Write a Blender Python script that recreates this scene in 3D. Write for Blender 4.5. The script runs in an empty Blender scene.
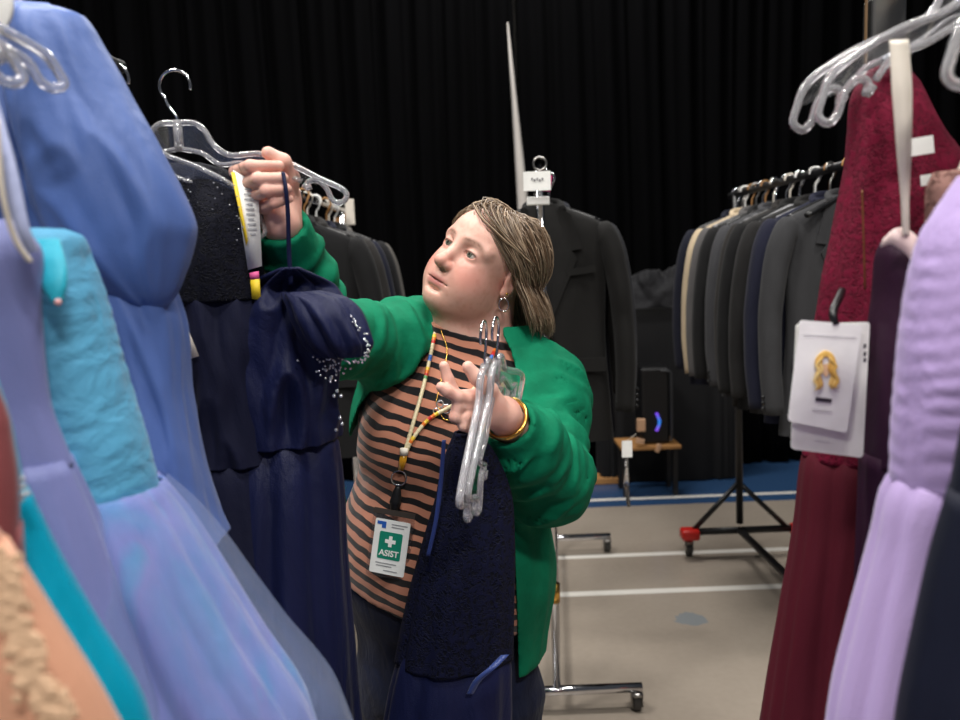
import bpy, math, random
import numpy as np
from mathutils import Vector, Matrix
from mathutils.bvhtree import BVHTree

random.seed(7)
rng = np.random.default_rng(7)
scene = bpy.context.scene
COL = scene.collection
PI = math.pi

# ------------------------------------------------------------------ camera
CAM_F, CAM_H = 800.0, 1.45
_p, _r = math.atan(100 / 800), math.radians(2.2)
FW = np.array([0, math.cos(_p), -math.sin(_p)])
_r0 = np.array([1.0, 0, 0]); _u0 = np.array([0, math.sin(_p), math.cos(_p)])
RT = _r0 * math.cos(_r) - _u0 * math.sin(_r)
UPV = _u0 * math.cos(_r) + _r0 * math.sin(_r)
CC = np.array([0, 0, CAM_H])
cam_d = bpy.data.cameras.new('camera'); cam = bpy.data.objects.new('camera', cam_d); COL.objects.link(cam)
cam_d.sensor_width = 36; cam_d.lens = 30; cam_d.clip_start = .02
cam.matrix_world = Matrix(((RT[0], UPV[0], -FW[0], 0), (RT[1], UPV[1], -FW[1], 0), (RT[2], UPV[2], -FW[2], CAM_H), (0, 0, 0, 1)))
cam_d.dof.use_dof = True; cam_d.dof.focus_distance = 1.38; cam_d.dof.aperture_fstop = 4.0
scene.camera = cam


def U(px, py, Y):
    """the world point at distance Y down the hall seen at a pixel of the photograph"""
    d = FW * CAM_F + RT * (px - 480) + UPV * (360 - py)
    return CC + d * (Y / d[1])


def proj(P):
    d = np.asarray(P, float) - CC
    w = d @ FW
    return np.stack([480 + CAM_F * (d @ RT) / w, 360 - CAM_F * (d @ UPV) / w], -1)


# ------------------------------------------------------------------ object helpers
def tag(o, label=None, cat=None, group=None, kind=None):
    if label: o['label'] = label
    if cat: o['category'] = cat
    if group: o['group'] = group
    if kind: o['kind'] = kind
    return o


def empty(name, loc, label, cat, group=None, rz=0):
    o = bpy.data.objects.new(name, None); COL.objects.link(o)
    o.empty_display_size = .05
    o.matrix_world = Matrix.Translation(Vector(loc)) @ Matrix.Rotation(rz, 4, 'Z')
    return tag(o, label, cat, group)


def link(name, me, mat=None, parent=None, local=False):
    o = bpy.data.objects.new(name, me); COL.objects.link(o)
    if mat is not None:
        me.materials.clear(); me.materials.append(mat)
    if parent is not None:
        o.parent = parent
        if not local:
            o.matrix_parent_inverse = parent.matrix_world.inverted()
    return o


def mesh(name, V, F, smooth=True):
    me = bpy.data.meshes.new(name)
    me.from_pydata([tuple(map(float, v)) for v in V], [], [tuple(map(int, f)) for f in F])
    if smooth:
        me.polygons.foreach_set('use_smooth', [True] * len(me.polygons))
    me.update()
    return me


def np_mesh(name, V, Q):
    """fast mesh from arrays of quads"""
    me = bpy.data.meshes.new(name)
    V = np.asarray(V, np.float32); Q = np.asarray(Q, np.int32)
    me.vertices.add(len(V)); me.vertices.foreach_set('co', V.ravel())
    me.loops.add(Q.size); me.loops.foreach_set('vertex_index', Q.ravel())
    me.polygons.add(len(Q))
    me.polygons.foreach_set('loop_start', np.arange(0, Q.size, 4, dtype=np.int32))
    me.polygons.foreach_set('loop_total', np.full(len(Q), 4, np.int32))
    me.polygons.foreach_set('use_smooth', np.ones(len(Q), bool))
    me.update(calc_edges=True); me.validate()
    return me


class MB:
    """collects shapes into one mesh"""
    def __init__(s): s.V, s.F = [], []

    def add(s, V, F):
        n = len(s.V); s.V += [tuple(v) for v in V]; s.F += [tuple(i + n for i in f) for f in F]
        return s

    def box(s, c, d, M=None):
        V = []
        for x in (-.5, .5):
            for y in (-.5, .5):
                for z in (-.5, .5):
                    v = Vector((x * d[0], y * d[1], z * d[2]))
                    if M is not None: v = M @ v
                    V.append((v.x + c[0], v.y + c[1], v.z + c[2]))
        return s.add(V, [(0, 1, 3, 2), (4, 6, 7, 5), (0, 4, 5, 1), (2, 3, 7, 6), (0, 2, 6, 4), (1, 5, 7, 3)])

    def tube(s, path, rad, n=8, cap=True, closed=False, flat=None):
        P = np.asarray(path, float); m = len(P)
        rad = np.broadcast_to(np.asarray(rad, float), (m,)) if np.ndim(rad) < 1 else np.asarray(rad, float)
        T = np.zeros_like(P)
        if closed:
            T = np.roll(P, -1, 0) - np.roll(P, 1, 0)
        else:
            T[1:-1] = P[2:] - P[:-2]; T[0] = P[1] - P[0]; T[-1] = P[-1] - P[-2]
        T /= np.linalg.norm(T, axis=1)[:, None] + 1e-12
        a = np.array([0, 0, 1.]) if abs(T[0][2]) < .9 else np.array([0, 1., 0])
        N = np.cross(T[0], a); N /= np.linalg.norm(N)
        V = []
        for i in range(m):
            N = N - T[i] * (N @ T[i]); N /= np.linalg.norm(N) + 1e-12
            B = np.cross(T[i], N)
            for k in range(n):
                w = 2 * PI * k / n
                V.append(P[i] + rad[i] * (N * math.cos(w) + B * math.sin(w)))
        V = np.array(V)
        if flat is not None:  # squash along an axis about the path
            ax = np.asarray(flat[0], float); ax /= np.linalg.norm(ax)
            C = np.repeat(P, n, 0); D = V - C
            V = C + D - np.outer(D @ ax, ax) * (1 - flat[1])
        F = []
        for i in range(m if closed else m - 1):
            j = (i + 1) % m
            for k in range(n):
                F.append((i * n + k, i * n + (k + 1) % n, j * n + (k + 1) % n, j * n + k))
        if cap and not closed:
            F.append(tuple(range(n))[::-1]); F.append(tuple(range((m - 1) * n, m * n)))
        return s.add(V, F)

    def cyl(s, a, b, r, n=16): return s.tube([a, b], r, n)

    def ball(s, c, r, n=10, sc=(1, 1, 1)):
        V, F = [], []
        for i in range(n + 1):
            t = PI * i / n
            for k in range(n * 2):
                w = PI * k / n
                V.append((c[0] + r * sc[0] * math.sin(t) * math.cos(w), c[1] + r * sc[1] * math.sin(t) * math.sin(w), c[2] + r * sc[2] * math.cos(t)))
        m = n * 2
        for i in range(n):
            for k in range(m):
                F.append((i * m + k, (i + 1) * m + k, (i + 1) * m + (k + 1) % m, i * m + (k + 1) % m))
        return s.add(V, F)

    def build(s, name, mat, parent=None, smooth=True, bevel=0, local=False):
        o = link(name, mesh(name, s.V, s.F, smooth), mat, parent, local)
        if bevel:
            b = o.modifiers.new('bevel', 'BEVEL'); b.width = bevel; b.segments = 2; b.limit_method = 'ANGLE'
        return o


def spline(P, n):
    """Catmull-Rom through the rows of P"""
    P = np.asarray(P, float); m = len(P)
    t = np.linspace(0, m - 1, n); i = np.clip(t.astype(int), 0, m - 2); u = (t - i)[:, None]
    Q = np.vstack([2 * P[0] - P[1], P, 2 * P[-1] - P[-2]])
    a, b, c, d = Q[i], Q[i + 1], Q[i + 2], Q[i + 3]
    return .5 * (2 * b + (c - a) * u + (2 * a - 5 * b + 4 * c - d) * u ** 2 + (3 * b - a - 3 * c + d) * u ** 3)


def vnoise(P, seed=0):
    """smooth value noise in -1..1"""
    P = np.asarray(P, float); I = np.floor(P).astype(np.int64); f = P - I; f = f * f * (3 - 2 * f)
    def h(x, y, z):
        n = (x * 374761393 + y * 668265263 + z * 2147483647 + seed * 1274126177) & 0xffffffff
        n = ((n ^ (n >> 13)) * 1274126177) & 0xffffffff
        n = (n ^ (n >> 16)) & 0xffff
        return n / 32767.5 - 1
    r = 0
    for dx in (0, 1):
        wx = f[..., 0] if dx else 1 - f[..., 0]
        for dy in (0, 1):
            wy = f[..., 1] if dy else 1 - f[..., 1]
            for dz in (0, 1):
                wz = f[..., 2] if dz else 1 - f[..., 2]
                r = r + wx * wy * wz * h(I[..., 0] + dx, I[..., 1] + dy, I[..., 2] + dz)
    return r


# ------------------------------------------------------------------ materials
def lin(c):
    c = np.asarray(c, float) / 255
    v = np.where(c <= .04045, c / 12.92, ((c + .055) / 1.055) ** 2.4)
    return (float(v[0]), float(v[1]), float(v[2]), 1)


def new_mat(name):
    m = bpy.data.materials.new(name); m.use_nodes = True
    nt = m.node_tree; b = nt.nodes['Principled BSDF']
    return m, nt, b


def setp(b, **k):
    names = dict(rough='Roughness', metal='Metallic', sheen='Sheen Weight', sheen_rough='Sheen Roughness', trans='Transmission Weight', ior='IOR', spec='Specular IOR Level',
                 alpha='Alpha', coat='Coat Weight', sss='Subsurface Weight', sss_scale='Subsurface Scale')
    for a, v in k.items():
        b.inputs[names[a]].default_value = v


def mapped(nt, scale=(1, 1, 1), rot=(0, 0, 0)):
    tc = nt.nodes.new('ShaderNodeTexCoord'); mp = nt.nodes.new('ShaderNodeMapping')
    mp.inputs['Scale'].default_value = scale; mp.inputs['Rotation'].default_value = rot
    nt.links.new(tc.outputs['Object'], mp.inputs['Vector'])
    return mp.outputs['Vector']


def noise(nt, vec, scale, detail=3, rough=.5, dist=0):
    n = nt.nodes.new('ShaderNodeTexNoise'); n.inputs['Scale'].default_value = scale; n.inputs['Detail'].default_value = detail
    n.inputs['Roughness'].default_value = rough; n.inputs['Distortion'].default_value = dist
    nt.links.new(vec, n.inputs['Vector'])
    return n.outputs['Fac']


def ramp(nt, fac, stops, interp='LINEAR'):
    r = nt.nodes.new('ShaderNodeValToRGB'); r.color_ramp.interpolation = interp
    e = r.color_ramp.elements
    while len(e) < len(stops): e.new(.5)
    for x, (p, c) in zip(e, stops): x.position = p; x.color = c
    nt.links.new(fac, r.inputs['Fac'])
    return r.outputs['Color']


def bump(nt, b, h, strength, dist=.01):
    n = nt.nodes.new('ShaderNodeBump'); n.inputs['Strength'].default_value = strength; n.inputs['Distance'].default_value = dist
    nt.links.new(h, n.inputs['Height']); nt.links.new(n.outputs['Normal'], b.inputs['Normal'])


def math_node(nt, op, a, b=None, c=None):
    n = nt.nodes.new('ShaderNodeMath'); n.operation = op
    for i, v in enumerate((a, b, c)):
        if v is None: continue
        if isinstance(v, (int, float)): n.inputs[i].default_value = v
        else: nt.links.new(v, n.inputs[i])
    return n.outputs[0]


def cloth(name, rgb, rough=.7, sheen=.25, wr=.35, wscale=14, stretch=.35, vary=.08, weave=600):
    """woven fabric: tone variation, soft creases running down, fine weave"""
    m, nt, b = new_mat(name)
    setp(b, rough=rough, sheen=sheen, sheen_rough=.4, spec=.3)
    v = mapped(nt, (1, 1, stretch))
    n1 = noise(nt, v, wscale, 4, .55, .6)
    c = lin(rgb)
    lo = tuple(x * (1 - vary) for x in c[:3]) + (1,); hi = tuple(min(1, x * (1 + vary)) for x in c[:3]) + (1,)
    nt.links.new(ramp(nt, n1, [(.3, lo), (.7, hi)]), b.inputs['Base Color'])
    w = noise(nt, mapped(nt), weave, 1)
    h = math_node(nt, 'MULTIPLY_ADD', w, .05, n1)
    bump(nt, b, h, wr, .02)
    return m


def lace(name, rgb, rgb2, scale=60, rough=.7, holes=0.0, spark=False):
    """floral lace: two tones of thread in a cell pattern, raised; optional open mesh"""
    m, nt, b = new_mat(name)
    setp(b, rough=rough, sheen=.0, spec=.2)
    v = mapped(nt)
    n1 = noise(nt, v, scale * .55, 5, .65, 1.6)
    vo = nt.nodes.new('ShaderNodeTexVoronoi'); vo.feature = 'DISTANCE_TO_EDGE'; vo.inputs['Scale'].default_value = scale
    dv = nt.nodes.new('ShaderNodeVectorMath'); dv.operation = 'MULTIPLY_ADD'
    nn = nt.nodes.new('ShaderNodeTexNoise'); nn.inputs['Scale'].default_value = scale * .5; nt.links.new(v, nn.inputs['Vector'])
    nt.links.new(nn.outputs['Color'], dv.inputs[0]); dv.inputs[1].default_value = (.03, .03, .03); nt.links.new(v, dv.inputs[2])
    nt.links.new(dv.outputs[0], vo.inputs['Vector'])
    e = ramp(nt, vo.outputs['Distance'], [(.03, (1, 1, 1, 1)), (.16, (0, 0, 0, 1))])
    f = ramp(nt, n1, [(.46, (0, 0, 0, 1)), (.56, (1, 1, 1, 1))])
    mx = math_node(nt, 'MAXIMUM', e, f)
    nt.links.new(ramp(nt, mx, [(.0, lin(rgb)), (1, lin(rgb2))]), b.inputs['Base Color'])
    bump(nt, b, mx, .5, .006)
    if holes:
        a = math_node(nt, 'MULTIPLY_ADD', mx, holes, 1 - holes)
        nt.links.new(a, b.inputs['Alpha'])
    return m


def plain(name, rgb, rough=.5, **k):
    m, nt, b = new_mat(name); b.inputs['Base Color'].default_value = lin(rgb); setp(b, rough=rough, **k)
    n = noise(nt, mapped(nt), 35, 3)
    c = lin(rgb)
    nt.links.new(ramp(nt, n, [(.3, tuple(x * .94 for x in c[:3]) + (1,)), (.7, tuple(min(1, x * 1.05) for x in c[:3]) + (1,))]), b.inputs['Base Color'])
    return m


M = {}
M['plastic'] = plain('clear_plastic', (248, 248, 250), .04, trans=.98, ior=1.46, coat=.4)
M['frost'] = plain('frosted_plastic', (236, 236, 240), .12, trans=.6, ior=1.45, coat=.5)
M['rim'] = plain('plastic_rim', (244, 243, 246), .10, trans=.76, ior=1.45, coat=.3)
M['chrome'] = plain('chrome', (225, 225, 228), .13, metal=1)
M['steel'] = plain('brushed_steel', (165, 162, 158), .3, metal=1)
M['black_metal'] = plain('black_metal', (20, 20, 22), .42)
M['black_plastic'] = plain('black_plastic', (14, 14, 16), .35)
M['rubber'] = plain('grey_rubber', (48, 46, 44), .6)
M['red'] = plain('red_plastic', (196, 34, 26), .35)
M['white'] = plain('white_card', (240, 239, 235), .6)
M['offwhite'] = plain('cream_tape', (226, 217, 203), .6)
M['wood'] = plain('pine_wood', (160, 114, 64), .6)
M['gold'] = plain('gold', (222, 174, 88), .25, metal=1)
M['silver_bead'] = plain('crystal_bead', (225, 228, 235), .12, metal=.7)

# ------------------------------------------------------------------ the setting
def floor_mat():
    m, nt, b = new_mat('gym_floor')
    setp(b, rough=.26, spec=.5)
    v = mapped(nt)
    sx = nt.nodes.new('ShaderNodeSeparateXYZ'); nt.links.new(v, sx.inputs[0])
    y = sx.outputs['Y']; x = sx.outputs['X']
    n = noise(nt, v, 1.3, 4); n2 = noise(nt, v, 38, 3)
    nm = math_node(nt, 'MULTIPLY_ADD', n2, .25, n)
    base = ramp(nt, nm, [(.35, lin((142, 131, 119))), (.85, lin((164, 153, 140)))])

    def band(src, c, h):
        d = math_node(nt, 'ABSOLUTE', math_node(nt, 'SUBTRACT', src, c))
        return math_node(nt, 'LESS_THAN', d, h)

    def over(under, col, fac):
        mx = nt.nodes.new('ShaderNodeMix'); mx.data_type = 'RGBA'
        nt.links.new(fac, mx.inputs['Factor']); nt.links.new(under, mx.inputs[6]); mx.inputs[7].default_value = lin(col)
        return mx.outputs[2]
    c = over(base, (44, 72, 108), math_node(nt, 'GREATER_THAN', y, 4.5))
    # dull blue paint mark and court lines
    ex = math_node(nt, 'POWER', math_node(nt, 'DIVIDE', math_node(nt, 'SUBTRACT', x, .80), .075), 2)
    ey = math_node(nt, 'POWER', math_node(nt, 'DIVIDE', math_node(nt, 'SUBTRACT', y, 3.03), .07), 2)
    e = math_node(nt, 'ADD', math_node(nt, 'ADD', ex, ey), math_node(nt, 'MULTIPLY', n2, 1.3))
    c = over(c, (130, 134, 136), math_node(nt, 'LESS_THAN', e, 1.35))
    ln = math_node(nt, 'MAXIMUM', math_node(nt, 'MAXIMUM', band(y, 3.74, .022), band(y, 3.31, .024)), band(y, 4.64, .022))
    c = over(c, (226, 222, 214), ln)
    nt.links.new(c, b.inputs['Base Color'])
    bump(nt, b, n, .04, .02)
    return m


def slab(name, lo, hi, mat):
    c = [(a + b) / 2 for a, b in zip(lo, hi)]; d = [b - a for a, b in zip(lo, hi)]
    o = MB().box(c, d).build(name, mat, smooth=False); o['kind'] = 'structure'
    return o


slab('floor', (-5, -1.5, -.1), (5, 6.6, 0), floor_mat())
slab('wall_back', (-5, 6.3, 0), (5, 6.5, 5), plain('painted_block_wall', (176, 170, 162), .8))

curt = cloth('black_velour', (4, 4, 5), .95, .0, .2, 9, .1, .2)
curt.node_tree.nodes['Principled BSDF'].inputs['Specular IOR Level'].default_value = .04


def curtain(name, pts, z0, label, gap_shift=None, seed=0):
    """one hanging drape with pleats; pts = x range, bottom to top"""
    (x0b, x0t), (x1b, x1t), y = pts
    nx, nz = 420, 14
    V, F = [], []
    for j in range(nz + 1):
        v = j / nz; z = z0 + v * (4.9 - z0)
        a = x0b + (x0t - x0b) * v; b = x1b + (x1t - x1b) * v
        for i in range(nx + 1):
            u = i / nx; x = a + (b - a) * u
            ph = x * 2 * PI / .23 + 1.6 * math.sin(x * 2.1 + seed) + .35 * math.sin(z * 1.3 + x * 3)
            amp = .045 * (1 - .25 * v) * (.7 + .3 * math.sin(x * 5.3 + seed))
            V.append((x + .012 * math.cos(ph), y + amp * math.sin(ph) + .018 * math.sin(2.3 * ph + 1), z))
    for j in range(nz):
        for i in range(nx):
            k = j * (nx + 1) + i
            F.append((k, k + 1, k + nx + 2, k + nx + 1))
    o = link(name, mesh(name, V, F), curt)
    s = o.modifiers.new('thick', 'SOLIDIFY'); s.thickness = .006
    return tag(o, label, 'curtain')


curtain('stage_curtain', ((-4.9, -4.9), (.30, .30), 5.3), .012, 'black pleated stage curtain left of the pale strip behind the woman')
curtain('stage_curtain', ((.32, .32), (4.9, 4.9), 5.33), .012, 'black pleated stage curtain right of the pale strip', seed=2)
st = [(U(507, 22, 5.2), U(508.5, 22, 5.2)), (U(511, 90, 5.2), U(516, 90, 5.2)), (U(515, 160, 5.2), U(524, 160, 5.2)), (U(519, 230, 5.2), U(531, 230, 5.2)), (U(530, 400, 5.2), U(545, 400, 5.2))]
V, F = [], []
for i, (a, b) in enumerate(st):
    for k in range(7):
        u = k / 6; p = a + (b - a) * u; V.append((p[0], 5.215 - .02 * math.sin(u * PI), p[2]))
for i in range(len(st) - 1):
    for k in range(6): n_ = i * 7 + k; F.append((n_, n_ + 7, n_ + 8, n_ + 1))
o = link('curtain_lining', mesh('curtain_lining', V, F), cloth('grey_lining', (196, 190, 184), .8, .1, .2, 9, .2))
sm_ = o.modifiers.new('thick', 'SOLIDIFY'); sm_.thickness = .006
tag(o, 'pale grey tapering strip of cloth between the two black curtains', 'curtain lining')

# ------------------------------------------------------------------ lights: hall lamps overhead
def lamp(x, y, z, sx, sy, power, tint=(1, .97, .93)):
    l = bpy.data.lights.new('hall_lamp', 'AREA'); l.shape = 'RECTANGLE'; l.size = sx; l.size_y = sy; l.energy = power; l.color = tint
    o = bpy.data.objects.new('hall_lamp', l); COL.objects.link(o); o.location = (x, y, z)
    return o


LP = .68
for x, y, p in ((-1.9, -1.0, 118), (1.1, -2.3, 230), (-1.5, 1.4, 135), (1.6, 1.6, 90), (-1.6, 3.6, 60), (.4, 4.5, 120), (0.2, .1, 110)):
    lamp(x, y, 4.6, .9, .45, p * LP)
w = bpy.data.worlds.new('hall_air'); scene.world = w; w.use_nodes = True
w.node_tree.nodes['Background'].inputs[0].default_value = (.82, .88, 1, 1)
w.node_tree.nodes['Background'].inputs[1].default_value = .06

vs = scene.view_settings
vs.view_transform = 'Standard'; vs.look = 'None'; vs.gamma = 1; vs.use_curve_mapping = False; vs.exposure = 0.0


# ================================================================== the woman
class Field:
    """signed distance field on a rectilinear grid, meshed with surface nets"""
    def __init__(s, xs, ys, zs):
        s.c = [np.asarray(v, np.float32) for v in (xs, ys, zs)]
        s.F = np.full([len(v) for v in s.c], 1.0, np.float32)

    def sl(s, lo, hi):
        r = []
        for a in range(3):
            i = np.searchsorted(s.c[a], lo[a]); j = np.searchsorted(s.c[a], hi[a])
            r.append(slice(max(0, i - 1), min(len(s.c[a]), j + 1)))
        return tuple(r)

    def pts(s, S):
        return (s.c[0][S[0]][:, None, None], s.c[1][S[1]][None, :, None], s.c[2][S[2]][None, None, :])

    def op(s, fn, lo, hi, k=.01, sub=False):
        S = s.sl(lo, hi)
        if any(v.stop <= v.start for v in S): return
        d = fn(*s.pts(S)).astype(np.float32); o = s.F[S]
        if sub:
            a, b = -o, d
        else:
            a, b = o, d
        h = np.maximum(k - np.abs(a - b), 0) / k
        r = np.minimum(a, b) - h * h * k * .25
        s.F[S] = -r if sub else r

    def cap(s, a, b, ra, rb, k=.01, sub=False):
        a = np.asarray(a, float); b = np.asarray(b, float); e = b - a; L = max(float(e @ e), 1e-9); m = max(ra, rb) + k + .012

        def fn(X, Y, Z):
            t = np.clip(((X - a[0]) * e[0] + (Y - a[1]) * e[1] + (Z - a[2]) * e[2]) / L, 0, 1)
            return np.sqrt((X - a[0] - t * e[0]) ** 2 + (Y - a[1] - t * e[1]) ** 2 + (Z - a[2] - t * e[2]) ** 2) - (ra + (rb - ra) * t)
        s.op(fn, np.minimum(a, b) - m, np.maximum(a, b) + m, k, sub)

    def ell(s, c, r, ax=np.eye(3), k=.01, sub=False):
        c = np.asarray(c, float); r = np.asarray(r, float); m = r.max() + k + .012

        def fn(X, Y, Z):
            x, y, z = X - c[0], Y - c[1], Z - c[2]
            q = [x * A[0] + y * A[1] + z * A[2] for A in ax]
            k0 = np.sqrt(sum((v / w) ** 2 for v, w in zip(q, r))); k1 = np.sqrt(sum((v / (w * w)) ** 2 for v, w in zip(q, r)))
            return k0 * (k0 - 1) / (k1 + 1e-6)
        s.op(fn, c - m, c + m, k, sub)

    def net(s):
        F = s.F; I = F < 0
        n = np.array(F.shape)
        A = I[:-1, :-1, :-1].astype(np.uint8)
        tot = np.zeros(A.shape, np.uint8)
        for dx in (0, 1):
            for dy in (0, 1):
                for dz in (0, 1):
                    tot += I[dx:n[0] - 1 + dx, dy:n[1] - 1 + dy, dz:n[2] - 1 + dz]
        act = np.argwhere((tot > 0) & (tot < 8))
        idx = np.full(A.shape, -1, np.int32); idx[act[:, 0], act[:, 1], act[:, 2]] = np.arange(len(act))
        acc = np.zeros((len(act), 3)); cnt = np.zeros(len(act))
        corners = [(x, y, z) for x in (0, 1) for y in (0, 1) for z in (0, 1)]
        val = {c: F[act[:, 0] + c[0], act[:, 1] + c[1], act[:, 2] + c[2]] for c in corners}
        for c in corners:
            for ax in range(3):
                if c[ax]: continue
                d = list(c); d[ax] = 1; d = tuple(d)
                a, b = val[c], val[d]; m = (a < 0) != (b < 0)
                t = a[m] / (a[m] - b[m]); p = np.tile(np.array(c, float), (m.sum(), 1)); p[:, ax] += t
                acc[m] += p; cnt[m] += 1
        g = act + acc / cnt[:, None]
        V = np.stack([np.interp(g[:, a], np.arange(n[a]), s.c[a]) for a in range(3)], 1)
        Q = []
        for ax in range(3):
            b, c = [(1, 2), (2, 0), (0, 1)][ax]
            S0 = [slice(None)] * 3; S1 = [slice(None)] * 3
            S0[ax] = slice(0, -1); S1[ax] = slice(1, None)
            P0 = I[tuple(S0)]; P1 = I[tuple(S1)]
            e = np.argwhere(P0 != P1)
            e = e[(e[:, b] > 0) & (e[:, c] > 0) & (e[:, b] < n[b] - 1) & (e[:, c] < n[c] - 1)]
            ins = P0[e[:, 0], e[:, 1], e[:, 2]]

            def at(db, dc):
                q = e.copy(); q[:, b] -= db; q[:, c] -= dc
                return idx[q[:, 0], q[:, 1], q[:, 2]]
            quad = np.stack([at(1, 1), at(0, 1), at(0, 0), at(1, 0)], 1)
            quad[~ins] = quad[~ins][:, ::-1]
            Q.append(quad)
        Q = np.vstack(Q); Q = Q[(Q >= 0).all(1)]
        return V, Q


def axis(segs):
    out = []
    for a, b, h in segs: out.append(np.arange(a, b - h * .4, h))
    return np.concatenate(out + [[segs[-1][1]]])


def rotz(a):
    return np.array([[math.cos(a), math.sin(a), 0], [-math.sin(a), math.cos(a), 0], [0, 0, 1.]])


# --- skeleton
HC = np.array([.024, 1.56, 1.454]); ya, pi_, ro = math.radians(40.1), math.radians(14.8), math.radians(-24.2)
_F = np.array([-math.sin(ya), -math.cos(ya), 0]); _L = np.array([math.cos(ya), -math.sin(ya), 0]); _Uz = np.array([0, 0, 1.])
_F, _Uz = _F * math.cos(pi_) + _Uz * math.sin(pi_), _Uz * math.cos(pi_) - _F * math.sin(pi_)
_L, _Uz = _L * math.cos(ro) + _Uz * math.sin(ro), _Uz * math.cos(ro) - _L * math.sin(ro)
HA = np.stack([_F, _L, _Uz])                         # rows: forward, her left, up


def hp(f, l, u): return HC + f * _F + l * _L + u * _Uz


NB = U(478, 352, 1.60)
SR, ER, WR = U(410, 345, 1.62), U(322, 338, 1.34), U(281, 222, 1.145)
SL, EL, WL = U(541, 396, 1.57), U(547, 480, 1.38), U(503, 415, 1.19)
TY = -math.radians(24); TA = rotz(TY)
TORSO = [  # centre, radii
    (U(455, 432, 1.58), (.205, .135, .20)), (U(441, 560, 1.56), (.190, .170, .22)), (U(445, 665, 1.57), (.170, .155, .18)),
    (U(410, 445, 1.50), (.090, .085, .09)), (U(498, 445, 1.455), (.085, .08, .085))]


def torso(G, off=0, k=.06):
    for c, r in TORSO: G.ell(c, np.array(r) + off, TA, k)
    G.cap(NB, SR, .052 + off, .056 + off, .06); G.cap(NB, SL, .052 + off, .056 + off, .06)


# --- hands: finger chains as pixel and distance
def finger(G, pts, r0, r1, k=.004):
    P = [U(*p) for p in pts]; n = len(P) - 1
    for i in range(n):
        G.cap(P[i], P[i + 1], r0 + (r1 - r0) * i / n, r0 + (r1 - r0) * (i + 1) / n, k)


HAND_R = [[(284, 176, 1.165), (236, 172, 1.130), (250, 166, 1.092), (279, 166, 1.094)],
          [(287, 184, 1.165), (245, 184, 1.120), (258, 179, 1.085), (283, 178, 1.090)],
          [(289, 194, 1.163), (254, 196, 1.118), (266, 191, 1.085), (287, 189, 1.092)],
          [(290, 203, 1.160), (264, 208, 1.118), (274, 203, 1.092), (289, 199, 1.098)]]
THUMB_R = [(289, 200, 1.155), (290, 178, 1.135), (283, 162, 1.115), (268, 153, 1.105)]
HAND_L = [[(481, 395, 1.170), (456, 396, 1.150), (448, 379, 1.145), (444, 366, 1.145)],
          [(479, 402, 1.165), (458, 397, 1.140), (447, 391, 1.132), (441, 387, 1.130)],
          [(480, 409, 1.165), (458, 406, 1.142), (455, 417, 1.138), (465, 422, 1.145)],
          [(484, 416, 1.165), (466, 417, 1.145), (463, 426, 1.142), (472, 430, 1.150)]]
THUMB_L = [(497, 410, 1.175), (489, 390, 1.155), (477, 378, 1.148), (468, 367, 1.146)]


def hands(G):
    for fs, th, W, ra in ((HAND_R, THUMB_R, WR, .0255), (HAND_L, THUMB_L, WL, .026)):
        for i, f in enumerate(fs):
            rr = (.0088, .0092, .0088, .0078)[i]
            G.cap(W, U(*f[0]), .02, .0125, .014)
            finger(G, f, rr + .0012, rr - .0016)
        finger(G, th, .0145, .0088, .006)
    # ball of the thumb and heel of the open hand
    G.ell(U(489, 408, 1.165), (.024, .017, .026), k=.012)


xs = axis([(-.46, -.43, .006), (-.43, -.25, .0019), (-.25, -.125, .006), (-.125, .165, .0019), (.165, .36, .006)])
ys = axis([(1.03, 1.20, .0019), (1.20, 1.34, .004), (1.34, 1.70, .0019), (1.70, 1.86, .006)])
zs = axis([(-.01, 1.12, .008), (1.12, 1.27, .0019), (1.27, 1.30, .004), (1.30, 1.66, .0019), (1.66, 1.70, .006)])
G = Field(xs, ys, zs)
# torso, limbs
torso(G)
for a, b, c in ((SR, ER, WR), (SL, EL, WL)):
    G.cap(a, b, .050, .042, .03); G.cap(b, c, .041, .026, .03)
HIPS = [U(405, 690, 1.60), U(497, 700, 1.55)]
KNEES = [np.array([HIPS[0][0] - .005, 1.59, .46]), np.array([HIPS[1][0] + .005, 1.54, .46])]
ANK = [np.array([HIPS[0][0] - .01, 1.62, .085]), np.array([HIPS[1][0] + .01, 1.57, .085])]
for h, kn, an in zip(HIPS, KNEES, ANK):
    G.cap(h, kn, .092, .062, .05); G.cap(kn, an, .06, .04, .03)
    G.cap(an - (0, 0, .045), an + np.array([-.05, -.15, -.05]), .036, .03, .02)
# neck
G.cap(hp(-.02, 0, -.035), NB, .058, .066, .03)
G.cap(hp(.045, .0, -.105), NB + np.array([-.035, -.045, -.01]), .034, .045, .04)
# head
E_ = lambda c, r, k=.012, sub=False: G.ell(hp(*c), r, HA, k, sub)
E_((-.012, 0, .014), (.096, .076, .082), .02)
E_((.035, 0, .022), (.055, .062, .058), .03)
E_((.030, 0, -.045), (.064, .055, .078), .03)
E_((.030, 0, -.082), (.058, .058, .042), .03)
E_((.046, 0, -.100), (.050, .046, .028), .03)        # soft under chin
E_((.080, 0, -.102), (.020, .024, .018), .025)
for s in (1, -1):
    E_((.062, s * .032, -.047), (.031, .025, .031), .03)
    E_((.050, s * .040, -.070), (.034, .022, .030), .03)
    G.cap(hp(.082, s * .014, .014), hp(.066, s * .050, .012), .011, .010, .014)
E_((.078, 0, -.070), (.026, .032, .028), .02)
for s in (1, -1): E_((.101, s * .031, -.003), (.021, .019, .013), .016, True)
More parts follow.
